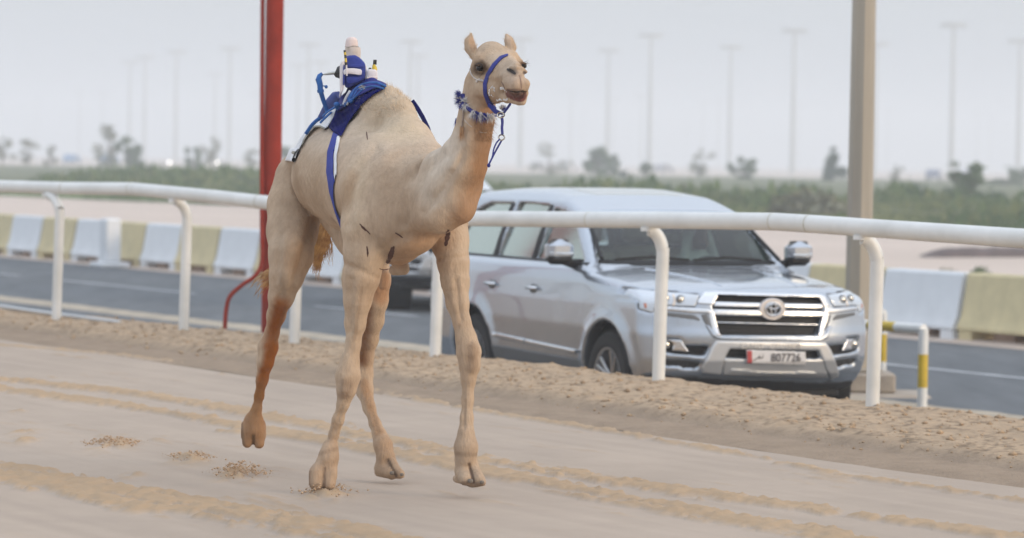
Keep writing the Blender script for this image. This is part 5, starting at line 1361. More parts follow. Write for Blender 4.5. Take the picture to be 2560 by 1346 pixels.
def hull(X, Y, Z):
    ax_ = np.abs(X)
    yf = Y+SW*(ax_/.98)**3*sstep(-1.3, -.2, Y)
    yr = yf-.14*(ax_/.98)**3*(1-sstep(-4.9, -4.0, Y))
    w = np.interp(Z, *WZ)
    w = w-0.05*sstep(1.05, 1.25, Z)*sstep(-1.5, -.6, Y)
    w = np.broadcast_to(w, np.broadcast(X, Y, Z).shape)
    for wy in WHY:
        d = np.sqrt((Y-wy)**2+(Z-WHZ)**2)
        w = w+.028*(1-sstep(.46, .62, d))
    fx = ax_-w
    crown = .055*(ax_/.9)**3
    ft = (Z-np.interp(yf, *TOPY)+crown)
    steep = sstep(-2.2, -2.0, yf)*(1-sstep(-1.55, -1.45, yf)); ft = ft*(1-.28*steep)
    fn = (yf-np.interp(Z, *Y_NOSE))*.95
    fb = .36-Z; fr = -4.93-yr
    F = smax(fx.astype(np.float32), ft.astype(np.float32), .05)
    F = smax(F, fn.astype(np.float32), .05); F = smax(F, np.broadcast_to(fr, F.shape).astype(np.float32), .08)
    return smax(F, np.broadcast_to(fb, F.shape).astype(np.float32), .03), yf
SIDEWIN = [[(-1.66, 1.30), (-2.12, 1.62), (-2.35, 1.68), (-2.62, 1.705), (-2.66, 1.30)], [(-2.76, 1.30), (-2.74, 1.73), (-3.30, 1.74), (-3.42, 1.735), (-3.50, 1.30)],
           [(-3.58, 1.30), (-3.50, 1.735), (-3.62, 1.73), (-3.74, 1.30)] if False else [(-3.60, 1.30), (-3.52, 1.735), (-4.10, 1.72), (-4.36, 1.64), (-4.50, 1.45), (-4.46, 1.34), (-4.36, 1.30)]]
WSCR = [(-.76, 1.325), (-.64, 1.655), (-.3, 1.683), (.3, 1.683), (.64, 1.655), (.76, 1.325), (.4, 1.30), (-.4, 1.30)]
GRILLE = FP([(1795, 737), (2047, 744), (2060, 766), (2044, 839), (1799, 837), (1783, 764)])
LOWGR = FP([(1823, 873), (2044, 877), (2052, 896), (1812, 893)])
HEADL = FP([(1594, 724), (1652, 728), (1751, 737), (1739, 768), (1660, 764), (1640, 766), (1634, 784), (1600, 774)])
FOGP = FP([(1652, 846), (1703, 849), (1712, 864), (1776, 867), (1762, 889), (1722, 887), (1652, 879)])
INLET = FP([(1652, 896), (1757, 904), (1746, 925), (1652, 914)])
def car_field(X, Y, Z):
    F0, yf = hull(X, Y, Z); F = F0
    ax_ = np.abs(X)
    for wy in WHY:     # wheel arches
        c = np.sqrt((Y-wy)**2+(Z-WHZ)**2)-.475
        F = smax(F, -np.maximum(np.broadcast_to(c, F.shape), .60-ax_).astype(np.float32), .012)
    for poly, dep in ((GRILLE, .06), (LOWGR, .06), (FOGP, .05), (MIR(FOGP), .05), (INLET, .03), (MIR(INLET), .03), (HEADL, .03), (MIR(HEADL), .03)):
        pd = poly_sdf(X[:, :, 0][:, 0][:, None], Z[0, 0, :][None, :], poly)[:, None, :]
        cv = np.maximum(np.maximum(np.broadcast_to(pd, F.shape), -(F0+dep)), -(Y+.75))
        F = smax(F, -cv.astype(np.float32), .010)
    # cabin
    w = np.interp(Z, *WZ)-.07
    inner = np.maximum(np.maximum(ax_-w, Z-np.interp(yf, *TOPY)+.055), np.maximum(.78-Z, np.maximum(yf+1.50, -4.62-Y)))
    F = np.maximum(F, -inner)
    for poly in SIDEWIN:
        pd = poly_sdf(Y[0, :, 0][:, None], Z[0, 0, :][None, :], poly)[None]
        F = smax(F, -np.maximum(np.broadcast_to(pd, F.shape), .5-ax_).astype(np.float32), .006)
    pd = poly_sdf(X[:, 0, 0][:, None], Z[0, 0, :][None, :], WSCR)[:, None, :]
    F = smax(F, -np.maximum(np.maximum(np.broadcast_to(pd, F.shape), yf+1.36), -(yf+2.4)).astype(np.float32), .006)
    rw = poly_sdf(X[:, 0, 0][:, None], Z[0, 0, :][None, :], [(-.66, 1.36), (-.58, 1.68), (.58, 1.68), (.66, 1.36)])[:, None, :]
    F = np.maximum(F, -np.maximum(np.broadcast_to(rw, F.shape), Y+4.5))
    # crisp panel creases : bonnet power lines and shut lines
    return F.astype(np.float32)
def ax3(b, h):
    return [np.arange(b[i], b[i+1], h).astype(np.float32) for i in (0, 2, 4)]
def g3(a): return a[0][:, None, None], a[1][None, :, None], a[2][None, None, :]
A_ = ax3((-1.08, 1.08, -5.02, .08, .30, 1.95), .0145)
Fc_ = car_field(*g3(A_)); Vc_, Qc_ = surf_nets(Fc_, *A_); Vc_ = relax(Vc_, Qc_, 2, .5)
car_body_mesh = arr_mesh('car_body', Vc_, Qc_)
def overlay(poly, off, inn, view='front', box=None, h=.007, yr=None, mir=False, rd=.004, sm=1):
    """solid panel lying on the body: poly seen from the front (x,z), side (y,z) or top (x,y)"""
    xs_ = [p[0] for p in poly]; zs_ = [p[1] for p in poly]; m = .03
    if view == 'front': b = (min(xs_)-m, max(xs_)+m, *(yr or (-.62, .10)), min(zs_)-m, max(zs_)+m)
    elif view == 'side': b = (.55, 1.12, min(xs_)-m, max(xs_)+m, min(zs_)-m, max(zs_)+m)
    else: b = (min(xs_)-m, max(xs_)+m, min(zs_)-m, max(zs_)+m, *(yr or (1.0, 1.95)))
    a = ax3(b, h); X, Y, Z = g3(a); F0, yf = hull(X, Y, Z)
    if view == 'front': pd = poly_sdf(a[0][:, None], a[2][None, :], poly)[:, None, :]
    elif view == 'side': pd = poly_sdf(a[1][:, None], a[2][None, :], poly)[None]
    else: pd = poly_sdf(a[0][:, None], a[1][None, :], poly)[:, :, None]
    S = smax(np.maximum(F0-off, -(F0+inn)).astype(np.float32), np.broadcast_to(pd, F0.shape).astype(np.float32), rd)
    V_, Q_ = surf_nets(S, *a); V_ = relax(V_, Q_, sm, .5)
    if mir: V_ = V_*np.array([-1, 1, 1]); Q_ = Q_[:, ::-1]
    return arr_mesh('panel', V_, Q_)
# materials
def paint(name, c, fl=.18):
    m = mat(name, c, .26, metal=.75, coat=1.0, var=.03, vscale=2); m.node_tree.nodes['Principled BSDF'].inputs['Coat Roughness'].default_value = .04; return m
M_silver = paint('silver_paint', (.415, .455, .51)); M_carwhite = paint('pearl_paint', (.62, .63, .64))
M_chrome = mat('chrome', (.72, .73, .75), .2, metal=1); M_trim = mat('black_trim', (.008, .008, .009), .55, spec=.3); M_under = mat('dark_lower_trim', (.035, .037, .04), .6)
M_gray = mat('grey_lower_trim', (.13, .135, .14), .5)
M_glass = bpy.data.materials.new('tinted_glass'); M_glass.use_nodes = True; gn = M_glass.node_tree; gn.nodes.clear()
go = gn.nodes.new('ShaderNodeOutputMaterial'); gm = gn.nodes.new('ShaderNodeMixShader'); gt = gn.nodes.new('ShaderNodeBsdfTransparent'); gg = gn.nodes.new('ShaderNodeBsdfGlossy')
fr = gn.nodes.new('ShaderNodeFresnel'); fr.inputs[0].default_value = 1.45; gt.inputs[0].default_value = (.79, .87, .83, 1); gg.inputs['Roughness'].default_value = .03
mr = gn.nodes.new('ShaderNodeMath'); mr.operation = 'MULTIPLY'; mr.inputs[1].default_value = 1.5; mr.use_clamp = True
gn.links.new(fr.outputs[0], mr.inputs[0]); gn.links.new(mr.outputs[0], gm.inputs[0]); gn.links.new(gt.outputs[0], gm.inputs[1]); gn.links.new(gg.outputs[0], gm.inputs[2]); gn.links.new(gm.outputs[0], go.inputs[0])
M_sglass = M_glass.copy(); M_sglass.name = 'side_glass'
for n_ in M_sglass.node_tree.nodes:
    if n_.type == 'MATH': n_.inputs[1].default_value = 4.2
    if n_.type == 'BSDF_GLOSSY': n_.inputs['Roughness'].default_value = .12; n_.inputs[0].default_value = (.80, .86, .78, 1)
M_lens = mat('lamp_lens', (.55, .60, .66), .10, coat=1, metal=.35); M_bulb = mat('lamp_reflector', (.75, .70, .62), .08, metal=1); M_drl = mat('lamp_edge', (.80, .70, .60), .3)
M_amber = mat('amber_lens', (.45, .12, .04), .25, coat=1)
M_tyre = mat('tyre', (.018, .018, .019), .8, bump=.3, bscale=60); M_rim = mat('alloy', (.46, .47, .49), .28, metal=.85)
M_seat = mat('beige_seat', (.48, .42, .33), .8, var=.1); M_int = mat('cabin_trim', (.07, .07, .07), .7)

def make_suv(label, detail=True, pm=M_silver):
    e = empty('suv', (0, 0, 0), 0, label, 'car')
    body_ = link('body', car_body_mesh.copy(), pm, e)
    def ov(name, poly, off, inn, m, parent=e, both=False, **k):
        a = link(name, overlay(poly, off, inn, **k), m, parent)
        if both: link(name, overlay(poly, off, inn, mir=True, **k), m, parent)
        return a
    # glass
    for nm, poly in zip(('front_door_window', 'rear_door_window', 'quarter_window'), SIDEWIN):
        cy_ = sum(p[0] for p in poly)/len(poly); cz_ = sum(p[1] for p in poly)/len(poly)
        pg = [(cy_+(y-cy_)*1.04, cz_+(z-cz_)*1.08) for y, z in poly]
        for s in (-1, 1):
            q = MB(); q.prism(pg, 0, .005, lambda u, v, w, s=s: Vector((s*(.832-.372*(v-1.29)-w), u, v))); q.build(nm, M_sglass, e, smooth=.3)
    V_ = []; F_ = []; nx, ny = 24, 12
    for k in (0, .005):
        for i in range(nx+1):
            for j in range(ny+1):
                t = j/ny; y = -1.475-t*.56; hw = (.80-.12*t); x = (i/nx*2-1)*hw
                V_.append((x, y, 1.292+.405*t+.022*math.sin(math.pi*t)-.055*(abs(x)/.9)**3-.012-k))
    n_ = (nx+1)*(ny+1)
    for i in range(nx):
        for j in range(ny):
            a = i*(ny+1)+j; F_.append((a, a+ny+1, a+ny+2, a+1)); F_.append((a+n_, a+1+n_, a+ny+2+n_, a+ny+1+n_))
    q = MB(); q.add(V_, F_); q.build('windscreen', M_glass, e)
    ov('rear_window', [(-.66, 1.36), (-.58, 1.68), (.58, 1.68), (.66, 1.36)], -.010, .016, M_glass, view='front', yr=(-5.0, -4.4), h=.012)
    # black window surrounds
    def ring_poly(poly, g):   # frame as band polygons along the edge
        cx = sum(p[0] for p in poly)/len(poly); cz = sum(p[1] for p in poly)/len(poly); return [(cx+(x-cx)*(1+g/abs(x-cx+1e-6)*0)+math.copysign(g, x-cx), z+math.copysign(g, z-cz)) for x, z in poly]
    for y0, y1 in ((-2.66, -2.75), (-3.50, -3.60)):
        ov('pillar_trim', [(y0, 1.29), (y0+.03, 1.735), (y1+.02, 1.74), (y1, 1.29)], .003, .02, M_trim, both=True, view='side', h=.008)
    ov('belt_moulding', [(-1.55, 1.275), (-1.55, 1.298), (-4.50, 1.298), (-4.50, 1.275)], .006, .02, M_chrome if not detail else M_trim, both=True, view='side', h=.008)
    ov('cowl', [(-.78, 1.29), (-.77, 1.322), (.77, 1.322), (.78, 1.29), (.4, 1.275), (-.4, 1.275)], .004, .02, M_trim, view='front', yr=(-1.65, -1.2), h=.009)
    for s in (-1, 1):
        q = MB(); pts = [(s*.775, -1.47, 1.33), (s*.715, -1.80, 1.525), (s*.675, -2.0, 1.655)]; q.tube([Vector(p) for p in pts], .017, 8); q.build('windscreen_seal', M_trim, e)
    # interior
    q = MB(); q.box((0, -1.72, 1.14), (1.5, .5, .26), bev=.06); q.build('dashboard', M_int, e)
    q = MB(); q.box((0, -3.0, .80), (1.55, 3.1, .06)); q.build('cabin_floor', M_int, e)
    for x in (-.42, .42):
        for y in (-2.55, -3.45):
            q = MB(); q.box((x, y, 1.08), (.50, .16, .62), rot=Matrix.Rotation(.2, 3, 'X'), bev=.06); q.box((x, y+.28, .86), (.50, .55, .16), bev=.05); st = q.build('seat', M_seat, e)
            q = MB(); q.box((x, y-.05, 1.50), (.26, .10, .17), bev=.04); q.build('headrest', M_seat, st)
    q = MB(); q.tube([Vector((-.44+.19*math.cos(a), -2.02-.06*math.sin(a), 1.16+.17*math.sin(a))) for a in np.linspace(0, 2*math.pi, 25)], .015, 8, cap=False); q.box((-.44, -2.0, 1.15), (.14, .05, .12), bev=.02); q.build('steering_wheel', M_int, e)
    q = MB(); q.box((0, -1.92, 1.56), (.24, .03, .07), bev=.015); q.build('interior_mirror', M_trim, e)
    if detail:
        q = MB(); q.box((-.42, -1.60, 1.285), (.34, .16, .012), rot=Matrix.Rotation(.25, 3, 'Z')); q.build('paper', mat('paper', (.62, .72, .76), .8), e)
    # wipers
    for x0, x1 in ((-.62, -.02), (.02, .66)):
        q = MB(); q.tube([Vector((x0, -1.47, 1.325)), Vector(((x0+x1)/2, -1.475, 1.345)), Vector((x1, -1.46, 1.325))], .010, 6); q.build('wiper', M_trim, e)
    # nose
    liner = ov('grille', [(x, z) for x, z in GRILLE], -.045, .06, M_trim, rd=.002)
    def bar(y0l, y1l, y0r, y1r, xl, xr, off, inn=.05, m=M_chrome, par=liner, name='grille_bar'):
        ov(name, FP([(xl, y0l), (xr, y0r), (xr, y1r), (xl, y1l)]), off, inn, m, parent=par, h=.006, rd=.008, sm=2)
    bar(754, 767, 760, 773, 1786, 2058, .004); bar(773, 789, 778, 793, 1784, 2060, .010); bar(804, 808.5, 810, 815, 1794, 2050, -.004)
    # mesh bars in the black gaps
    for k, (l, r_2) in enumerate(((745, 751), (797, 803), (816, 821), (825, 830))):
        q = ov('mesh_bar', FP([(1794, l), (2046, l+6), (2046, l+7.6), (1794, l+1.6)]), -.036, .05, M_under, parent=liner, h=.006)
    gs = ov('grille_surround', FP([(1762, 729), (1790, 728), (2052, 736), (2062, 741), (2072, 768), (2060, 768), (2047, 744), (1795, 737), (1782, 763), (1743, 760), (1746, 748)]), .012, .05, M_chrome, h=.006, rd=.008)
    ov('grille_surround', FP([(1768, 772), (1783, 775), (1799, 836), (1804, 842), (1786, 836), (1776, 815)]), .012, .05, M_chrome, h=.006, rd=.006)
    ov('grille_surround', FP([(2060, 778), (2074, 780), (2068, 806), (2052, 842), (2043, 842)]), .012, .05, M_chrome, h=.006, rd=.006)
    ov('lower_moulding', FP([(1762, 812), (1772, 813), (1792, 838), (1804, 842), (2048, 846), (2060, 838), (2072, 815), (2080, 816), (2066, 848), (2050, 854), (1796, 850), (1780, 842)]), .016, .05, pm, h=.006, rd=.008)
    # emblem
    c = FP([(1930, 773)])[0]
    def disc(r1, r2, y0, y1, n=36, hole=0):
        q = MB(); M3 = lambda a, f: (c[0]+r1*f*math.cos(a), c[1]+r2*f*math.sin(a))
        V_ = []; F_ = []
        rings = [(hole, y1), (1, y1), (1.03, y1-.006), (1.03, y0)] if hole else [(0.001, y1), (.94, y1), (1, y1-.006), (1, y0)]
        for f, y in rings:
            for k in range(n): a = 2*math.pi*k/n; x, z = M3(a, f); V_.append((x, y, z))
        for k in range(3):
            for j in range(n): F_.append((k*n+j, k*n+(j+1) % n, (k+1)*n+(j+1) % n, (k+1)*n+j))
        q.add(V_, F_); return q
    y_ = float(np.interp(c[1], *Y_NOSE))
    em = disc(.112, .083, y_-.03, y_+.018).build('emblem_plate', mat('emblem_ring', (.66, .63, .62), .25, metal=.6), e)
    disc(.062, .050, y_, y_+.0205).build('emblem_field', M_trim, em)
    def oval(rx, rz, cz, t, nm):
        q = MB(); q.tube([Vector((c[0]+rx*math.cos(a), y_+.024, c[1]+cz+rz*math.sin(a))) for a in np.linspace(0, 2*math.pi, 33)], t, 8, cap=False); q.build(nm, M_chrome, em)
    oval(.064, .050, 0, .0075, 'emblem_oval'); oval(.021, .047, 0, .0068, 'emblem_oval'); oval(.046, .019, .020, .0068, 'emblem_oval')
    # bumper guard in bright silver
    sk = [(1789, 851), (1800, 851), (2052, 856), (2064, 857), (2076, 875), (2086, 900), (2094, 944), (2074, 950), (2062, 925), (2056, 905), (2052, 896), (2044, 877), (1823, 873), (1812, 893), (1808, 905), (1800, 938), (1755, 933), (1752, 920), (1767, 891), (1777, 868)]
    M_skid = mat('bumper_silver', (.60, .60, .60), .26, metal=.5, coat=.6)
    sg = ov('bumper_guard', FP(sk), .022, .05, M_skid, h=.007, rd=.015, sm=2)
    ov('lower_bumper', FP([(1808, 896), (2058, 899), (2066, 928), (2070, 946), (1806, 938)]), .012, .05, M_skid, h=.007, rd=.012, parent=sg, sm=2)
    ov('bumper_lip', FP([(1826, 922), (1872, 924), (1876, 928), (1986, 931), (1992, 928), (2034, 930), (2042, 938), (1820, 931)]), .026, .05, M_skid, h=.006, rd=.006, parent=sg)
    ov('lower_intake', LOWGR, -.045, .06, M_trim)
    if detail:
        pl = ov('number_plate', FP([(1861, 874), (2009, 879), (2009, 913), (1861, 909)]), .034, -.026, mat('plate', (.66, .64, .63), .5), h=.006, rd=.002)
        ov('plate_band', FP([(1862, 876), (1875, 876.5), (1875, 908.5), (1862, 908)]), .037, -.030, mat('plate_red', (.42, .05, .05), .5), parent=pl, h=.004, rd=.001)
        M_ink = mat('plate_ink', (.07, .06, .06), .6)
        def text(body, px_, py_, size, m, nm, parent, off, ext=.002, wid=1.0):
            x, z = carfront(px_, py_); cu = bpy.data.curves.new(nm, 'FONT'); cu.body = body; cu.size = size; cu.extrude = ext; cu.align_x = 'CENTER'; cu.align_y = 'CENTER'; cu.space_character = 1.05
            o = bpy.data.objects.new('tmp', cu); COL.objects.link(o); dg = bpy.context.evaluated_depsgraph_get(); me = bpy.data.meshes.new_from_object(o.evaluated_get(dg)); bpy.data.objects.remove(o)
            yy = float(np.interp(z, *Y_NOSE))-SW*(abs(x)/.98)**3
            t_ = math.atan2(SW*3*(abs(x)/.98)**2/.98*(1 if x > 0 else -1), 1)
            me.transform(Matrix.Translation((x, yy+off, z)) @ Matrix.Rotation(math.pi-t_*1.0, 4, 'Z') @ Matrix.Rotation(math.pi/2, 4, 'X') @ Matrix.Diagonal((wid, 1, 1, 1)))
            return link(nm, me, m, parent)
        text('807726', 1959, 894.5, .088, M_ink, 'plate_number', pl, .041, wid=.92)
        text('QATAR', 1868.5, 893, .018, mat('plate_band_ink', (.7, .6, .6), .6), 'plate_band_text', pl, .041, wid=.6) if False else None
        # small arabic country name, three letters drawn as strokes
        def stroke(pts, w_):
            q = MB(); q.tube([Vector((carfront(a, b)[0], float(np.interp(carfront(a, b)[1], *Y_NOSE))-SW*(abs(carfront(a, b)[0])/.98)**3+.037, carfront(a, b)[1])) for a, b in pts], w_, 6); q.build('plate_script', M_ink, pl)
        stroke([(1903, 890), (1901, 894), (1896, 896), (1891, 895.5), (1886, 896), (1882, 899), (1878, 901)], .0035); stroke([(1894, 896), (1893.5, 888)], .003); stroke([(1890, 895), (1892, 891.5), (1896, 892)], .003)
        for a, b in ((1901, 886), (1904, 886)): stroke([(a, b), (a+.6, b)], .0035)
        text('LAND  CRUISER', 1925, 866, .055, mat('embossed', (.52, .51, .50), .3, metal=.6), 'bumper_lettering', sg, .024, wid=1.25)
    # lamps
    for mr_ in (False, True):
        T_ = (lambda p: MIR(p)) if mr_ else (lambda p: p)
        hl = ov('headlight', T_(HEADL), -.004, .02, M_lens)
        for (cx, cy_, r_3) in ((1702, 749, 10.5), (1666, 746, 9)):
            x, z = carfront(cx, cy_); x = -x if mr_ else x; yy = float(np.interp(z, *Y_NOSE))-SW*(abs(x)/.98)**3
            q = MB(); q.ell((x, yy-.006, z), (r_3/300, .02, r_3/300), 16, 8); lp_ = q.build('projector', M_gray, hl)
            q = MB(); q.ell((x, yy+.004, z), (r_3/430, .018, r_3/430), 14, 8); q.build('bulb', M_bulb, lp_)
        ov('lamp_divider', T_(FP([(1682, 736), (1688, 736), (1692, 752), (1686, 766), (1680, 766), (1684, 752)])), .0, .02, M_drl, parent=hl, h=.005)
        ov('indicator', T_(FP([(1608, 757), (1616, 758), (1618, 772), (1611, 771)])), .0, .02, M_amber, parent=hl, h=.005)
        ov('headlight_trim', T_(FP([(1640, 766), (1652, 766), (1735, 770), (1772, 772), (1778, 784), (1740, 784), (1652, 776), (1642, 774)])), .014, .04, M_chrome, h=.006, rd=.008)
        ov('trim_inset', T_(FP([(1654, 780), (1735, 787), (1748, 796), (1752, 804), (1735, 800), (1656, 790)])), .003, .03, M_gray, h=.006)
        ov('cheek_panel', T_(FP([(1752, 787), (1768, 785), (1776, 815), (1784, 832), (1770, 820), (1758, 802)])), .006, .03, M_gray, h=.006)
        ov('fog_pocket', T_(FOGP), -.036, .05, M_trim)
        fg = ov('fog_lamp_trim', T_(FP([(1652, 848), (1702, 850), (1712, 864), (1724, 881), (1700, 878), (1680, 877), (1684, 862), (1676, 852), (1652, 851)])), .004, .045, M_chrome, h=.006)
        x, z = carfront(1668, 863); x = -x if mr_ else x; yy = float(np.interp(z, *Y_NOSE))-SW*(abs(x)/.98)**3
        q = MB(); q.ell((x, yy-.02, z), (.034, .03, .034), 14, 8); q.build('fog_lamp', M_bulb, fg)
        ov('side_inlet', T_(INLET), -.022, .03, M_under)
    ov('under_bumper', FP([(1600, 934), (1700, 940), (1800, 946), (2070, 956), (2130, 950), (2135, 975), (1600, 965)]), .004, .08, M_under, h=.010)
    # sides
    def SP(pts): return [carside(*p) for p in pts]
    ov('side_moulding', [(-1.52, .575), (-1.50, .610), (-2.55, .640), (-2.55, .600)], .022, .02, M_chrome, both=True, view='side', h=.007, rd=.008)
    ov('side_moulding', [(-2.60, .600), (-2.60, .642), (-3.26, .660), (-3.24, .620)], .022, .02, M_chrome, both=True, view='side', h=.007, rd=.008)
    ov('sill_trim', [(-1.42, .44), (-1.42, .53), (-3.28, .56), (-3.28, .44)], .003, .02, M_gray, both=True, view='side', h=.010)
    for s in (-1, 1):
        q = MB(); q.box((s*.95, -2.36, .395), (.20, 1.75, .045), bev=.018); rb = q.build('running_board', M_gray, e)
        q = MB(); q.tube([Vector((s*1.045, -1.52, .40)), Vector((s*1.055, -2.36, .405)), Vector((s*1.045, -3.2, .40))], .016, 8); q.build('board_edge', M_chrome, rb)
    for y in (-1.47, -2.705, -3.56):
        z0 = .60 if y != -3.56 else .95
        ov('door_gap', [(y, z0), (y+.006, z0), (y+.006, 1.275), (y, 1.275)], .0015, .02, M_trim, both=True, view='side', h=.005, rd=.0)
    for s in (-1, 1):
        for y in (-2.42, -3.33):
            q = MB(); x = s*.966
            q.ell((x-s*.004, y, 1.055), (.012, .085, .042), 14, 8); hb = q.build('handle_cup', M_gray, e)
            q = MB(); q.tube([Vector((x+s*.002, y-.10, 1.062)), Vector((x+s*.034, y-.06, 1.064)), Vector((x+s*.036, y+.05, 1.064)), Vector((x+s*.002, y+.09, 1.062))], .015, 8, flat=1.2); q.build('door_handle', M_chrome, e)
        # mirrors
        q = MB(); q.tube([Vector((s*.84, -1.74, 1.27)), Vector((s*.94, -1.72, 1.285)), Vector((s*1.03, -1.70, 1.31))], [.05, .035, .03], 10); ms = q.build('mirror_arm', M_trim, e)
        q = MB(); q.box((s*1.055, -1.68, 1.385), (.23, .15, .18), bev=.05); mh = q.build('wing_mirror', pm, e)
        q = MB(); q.box((s*1.05, -1.69, 1.325), (.20, .13, .10), bev=.03); q.build('mirror_base', M_trim, mh)
        q = MB(); q.tube([Vector((s*.97, -1.60, 1.365)), Vector((s*1.06, -1.592, 1.362)), Vector((s*1.15, -1.63, 1.37))], .010, 8); q.build('repeater', M_amber if False else M_lens, mh)
    # shoulder line
    for s in (False, True):
        T_ = (lambda p: MIR(p)) if s else (lambda p: p)
        ov('bonnet_gap', T_([(.735, -.30), (.742, -.30), (.80, -1.42), (.793, -1.42)]), .0012, .02, M_trim, view='top', h=.006, rd=0)
        ov('bonnet_ridge', T_([(.30, -.22), (.34, -.22), (.50, -1.30), (.44, -1.30)]), .010, .02, pm, view='top', h=.008, rd=.02, sm=3)
    q = MB(); ov('sunroof', [(-.40, -2.50), (.40, -2.50), (.40, -3.1), (-.40, -3.1)], .003, .02, mat('sunroof_glass', (.30, .28, .24), .15, coat=1), view='top', h=.010)
    # lamps at the back
    ov('tail_light', [(-4.80, .98), (-4.93, .98), (-4.93, 1.24), (-4.78, 1.24)], .004, .03, mat('tail_lens', (.35, .02, .02), .2, coat=1), both=True, view='side', h=.010)
    # wheels
    for s in (-1, 1):
        for wy in WHY:
            Mx = Matrix.Translation((s*.84, wy, WHZ)) @ Matrix.Rotation(s*math.pi/2, 4, 'Y')
            q = MB(); q.lathe([(.255, -.12), (.30, -.13), (.37, -.125), (.392, -.09), (.395, 0), (.392, .09), (.37, .125), (.30, .132), (.262, .12), (.255, .10), (.255, -.12)], 40, Mx)
            q.tube
            ty = q.build('wheel', M_tyre, e, smooth=.5)
            if detail:
                q = MB()
                for k in range(44):
                    a = 2*math.pi*k/44; v = Matrix.Translation((s*.84, wy, WHZ)) @ Matrix.Rotation(a, 4, 'X') @ Matrix.Translation((0, 0, .392))
                    q.add([v @ Vector((x_, y_2, z_)) for x_ in (-.10, .10) for y_2 in (-.018, .018) for z_ in (-.002, .009)], [(0, 1, 3, 2), (4, 6, 7, 5), (0, 4, 5, 1), (2, 3, 7, 6), (0, 2, 6, 4), (1, 5, 7, 3)])
                q.build('tread', M_tyre, ty, smooth=0)
            q = MB(); q.lathe([(.262, .115), (.268, .122), (.250, .118), (.238, .06), (.232, -.02), (.08, .0), (.001, .0)], 36, Mx); rm = q.build('rim', M_rim, ty)
            q = MB()
            for k in range(5):
                for dlt in (-.17, .17):
                    a = 2*math.pi*k/5+.3; p0 = Vector((.05*math.cos(a), .05*math.sin(a), .075)); p1 = Vector((.245*math.cos(a+dlt), .245*math.sin(a+dlt), .105))
                    q.tube([Mx @ p0, Mx @ p0.lerp(p1, .5), Mx @ p1], [.026, .017, .020], 8, flat=.7)
            q.lathe([(.001, .10), (.05, .098), (.062, .085), (.062, .04)], 20, Mx); q.build('spokes', M_rim, rm)
            q = MB(); q.lathe([(.16, -.02), (.16, .015), (.06, .02)], 24, Mx); q.build('brake_disc', mat('brake', (.12, .12, .12), .5, metal=.8) if False else M_gray, ty)
            q = MB(); Ma = Matrix.Translation((s*.70, wy, WHZ)) @ Matrix.Rotation(s*math.pi/2, 4, 'Y'); q.lathe([(.001, -.12), (.46, -.12), (.468, -.12), (.468, .2)], 30, Ma); q.build('wheel_well', M_trim, e)
    q = MB(); q.box((0, -2.4, .34), (1.5, 4.2, .10), bev=.03); q.build('underbody', M_trim, e)
    if not detail:
        for s in (-1, 1):
            q = MB(); q.tube([Vector((s*.62, -2.4, 1.86)), Vector((s*.62, -2.55, 1.92)), Vector((s*.62, -4.2, 1.925)), Vector((s*.62, -4.35, 1.86))], .018, 8); q.build('roof_rail', M_chrome, e)
    return e
silver = make_suv('silver four wheel drive car driving along behind the white rail')
silver.location = CARO; silver.rotation_euler = (0, 0, CARZ)
white = copy_tree(silver)
def rm_tree(o):
    for c_ in list(o.children): rm_tree(c_)
    bpy.data.objects.remove(o)
for ch in list(white.children):
    if ch.name.split('.')[0] in ('number_plate', 'paper'): rm_tree(ch); continue
    if ch.type == 'MESH' and ch.data.materials and ch.data.materials[0] == M_silver:
        ch.material_slots[0].link = 'OBJECT'; ch.material_slots[0].material = M_carwhite
for ch in list(white.children):
    for g in list(ch.children):
        if g.name.startswith('bumper_lettering'): bpy.data.objects.remove(g)
for s in (-1, 1):
    q = MB(); q.tube([Vector((s*.62, -2.4, 1.85)), Vector((s*.62, -2.55, 1.90)), Vector((s*.62, -4.2, 1.905)), Vector((s*.62, -4.35, 1.85))], .018, 8); q.build('roof_rail', M_chrome, white)
white.name = 'suv.001'; white['label'] = 'white four wheel drive car farther back, mostly hidden behind camel and silver car'
wp = P(1146, 770, 49.0); white.location = (wp[0], wp[1], ROADZ); white.rotation_euler = (0, 0, math.pi+R(8))

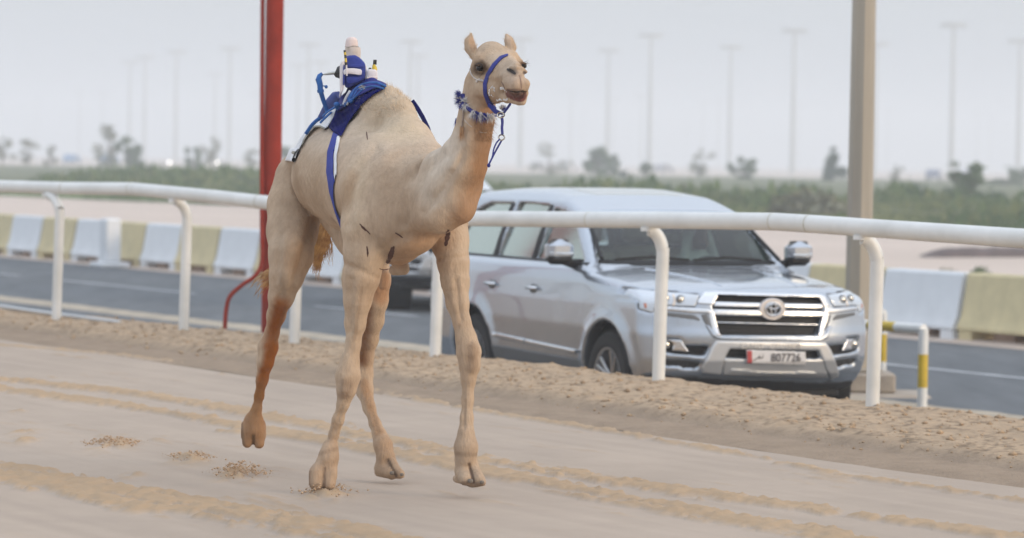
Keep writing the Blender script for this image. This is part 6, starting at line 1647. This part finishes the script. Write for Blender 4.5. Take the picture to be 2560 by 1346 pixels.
# driver : one continuous figure, seated, hands on the wheel
dm = lambda p: np.array(p, float)
dp = []
def D_(a, ra, b, rb, k=.04): dp.append(('+', dm(a), ra, dm(b), rb, k))
hx = -.46
D_((hx, -2.36, .98), .15, (hx, -2.38, 1.24), .155, .06); D_((hx-.13, -2.36, 1.27), .075, (hx+.13, -2.36, 1.27), .075, .06); D_((hx, -2.36, 1.30), .055, (hx, -2.33, 1.40), .05)
D_((hx, -2.33, 1.50), .090, (hx, -2.30, 1.455), .075, .03); D_((hx, -2.235, 1.47), .012, (hx, -2.215, 1.455), .014, .02)
for s in (-1, 1):
    D_((hx+s*.18, -2.34, 1.25), .058, (hx+s*.25, -2.22, 1.06), .048); D_((hx+s*.25, -2.22, 1.06), .042, (hx+s*.15, -2.06, 1.18), .030)
    D_((hx+s*.10, -2.34, .94), .085, (hx+s*.13, -1.98, .96), .07); D_((hx+s*.13, -1.98, .96), .06, (hx+s*.13, -1.80, .86), .05)
    for j in range(4): D_((hx+s*.15, -2.06, 1.185+j*.006), .012, (hx+s*(.165+.008*j), -2.02+.004*j, 1.20+.012*j-.02), .010, .008)
    D_((hx+s*.14, -2.07, 1.19), .014, (hx+s*.12, -2.03, 1.20), .010, .01)
a = [np.arange(-.85, -.08, .012), np.arange(-2.6, -1.7, .012), np.arange(.80, 1.66, .012)]
Vd, Qd = surf_nets(field(dp, *a), *a); Vd = relax(Vd, Qd, 2, .5)
person = empty('person', (0, 0, 0), 0, 'driver in a white robe and white headcloth behind the windscreen of the silver car', 'person')
me = arr_mesh('body', Vd, Qd)
sk = ((Vd[:, 2] > 1.385) | ((Vd[:, 1] > -2.10) & (Vd[:, 2] > 1.10)))[:, None]
set_col(me, 'col', np.where(sk, np.array([[.17, .085, .05]]), np.array([[.62, .62, .62]])))
link('body', me, mat('skin_and_robe', (.5, .5, .5), .7, attr='col'), person)
for s in (-1, 1):
    q = MB(); q.ell((hx+s*.03, -2.222, 1.495), (.012, .008, .008), 8, 6); q.build('eye', M_trim, person)
q = MB(); q.ell((hx, -2.228, 1.425), (.030, .010, .008), 8, 6); q.build('moustache', M_trim, person)
hp = [('+', dm((hx, -2.36, 1.51)), .108, dm((hx, -2.37, 1.48)), .108, .03), ('+', dm((hx-.10, -2.34, 1.46)), .035, dm((hx-.15, -2.30, 1.26)), .045, .05), ('+', dm((hx+.10, -2.34, 1.46)), .035, dm((hx+.15, -2.30, 1.26)), .045, .05),
      ('+', dm((hx, -2.44, 1.45)), .08, dm((hx, -2.44, 1.22)), .13, .05), ('-', dm((hx, -2.20, 1.46)), .085, dm((hx, -2.10, 1.40)), .10, .02)]
a = [np.arange(-.75, -.16, .010), np.arange(-2.66, -2.1, .010), np.arange(1.0, 1.68, .010)]
Vh, Qh = surf_nets(field(hp, *a), *a); link('headcloth', arr_mesh('headcloth', relax(Vh, Qh, 1, .5), Qh), M_whc, person)
q = MB(); q.tube([Vector((hx+.105*math.cos(t), -2.36+.105*math.sin(t), 1.555)) for t in np.linspace(0, 2*math.pi, 25)], .011, 8, cap=False); q.build('head_cord', M_trim, person)
person.location = CARO; person.rotation_euler = (0, 0, CARZ)
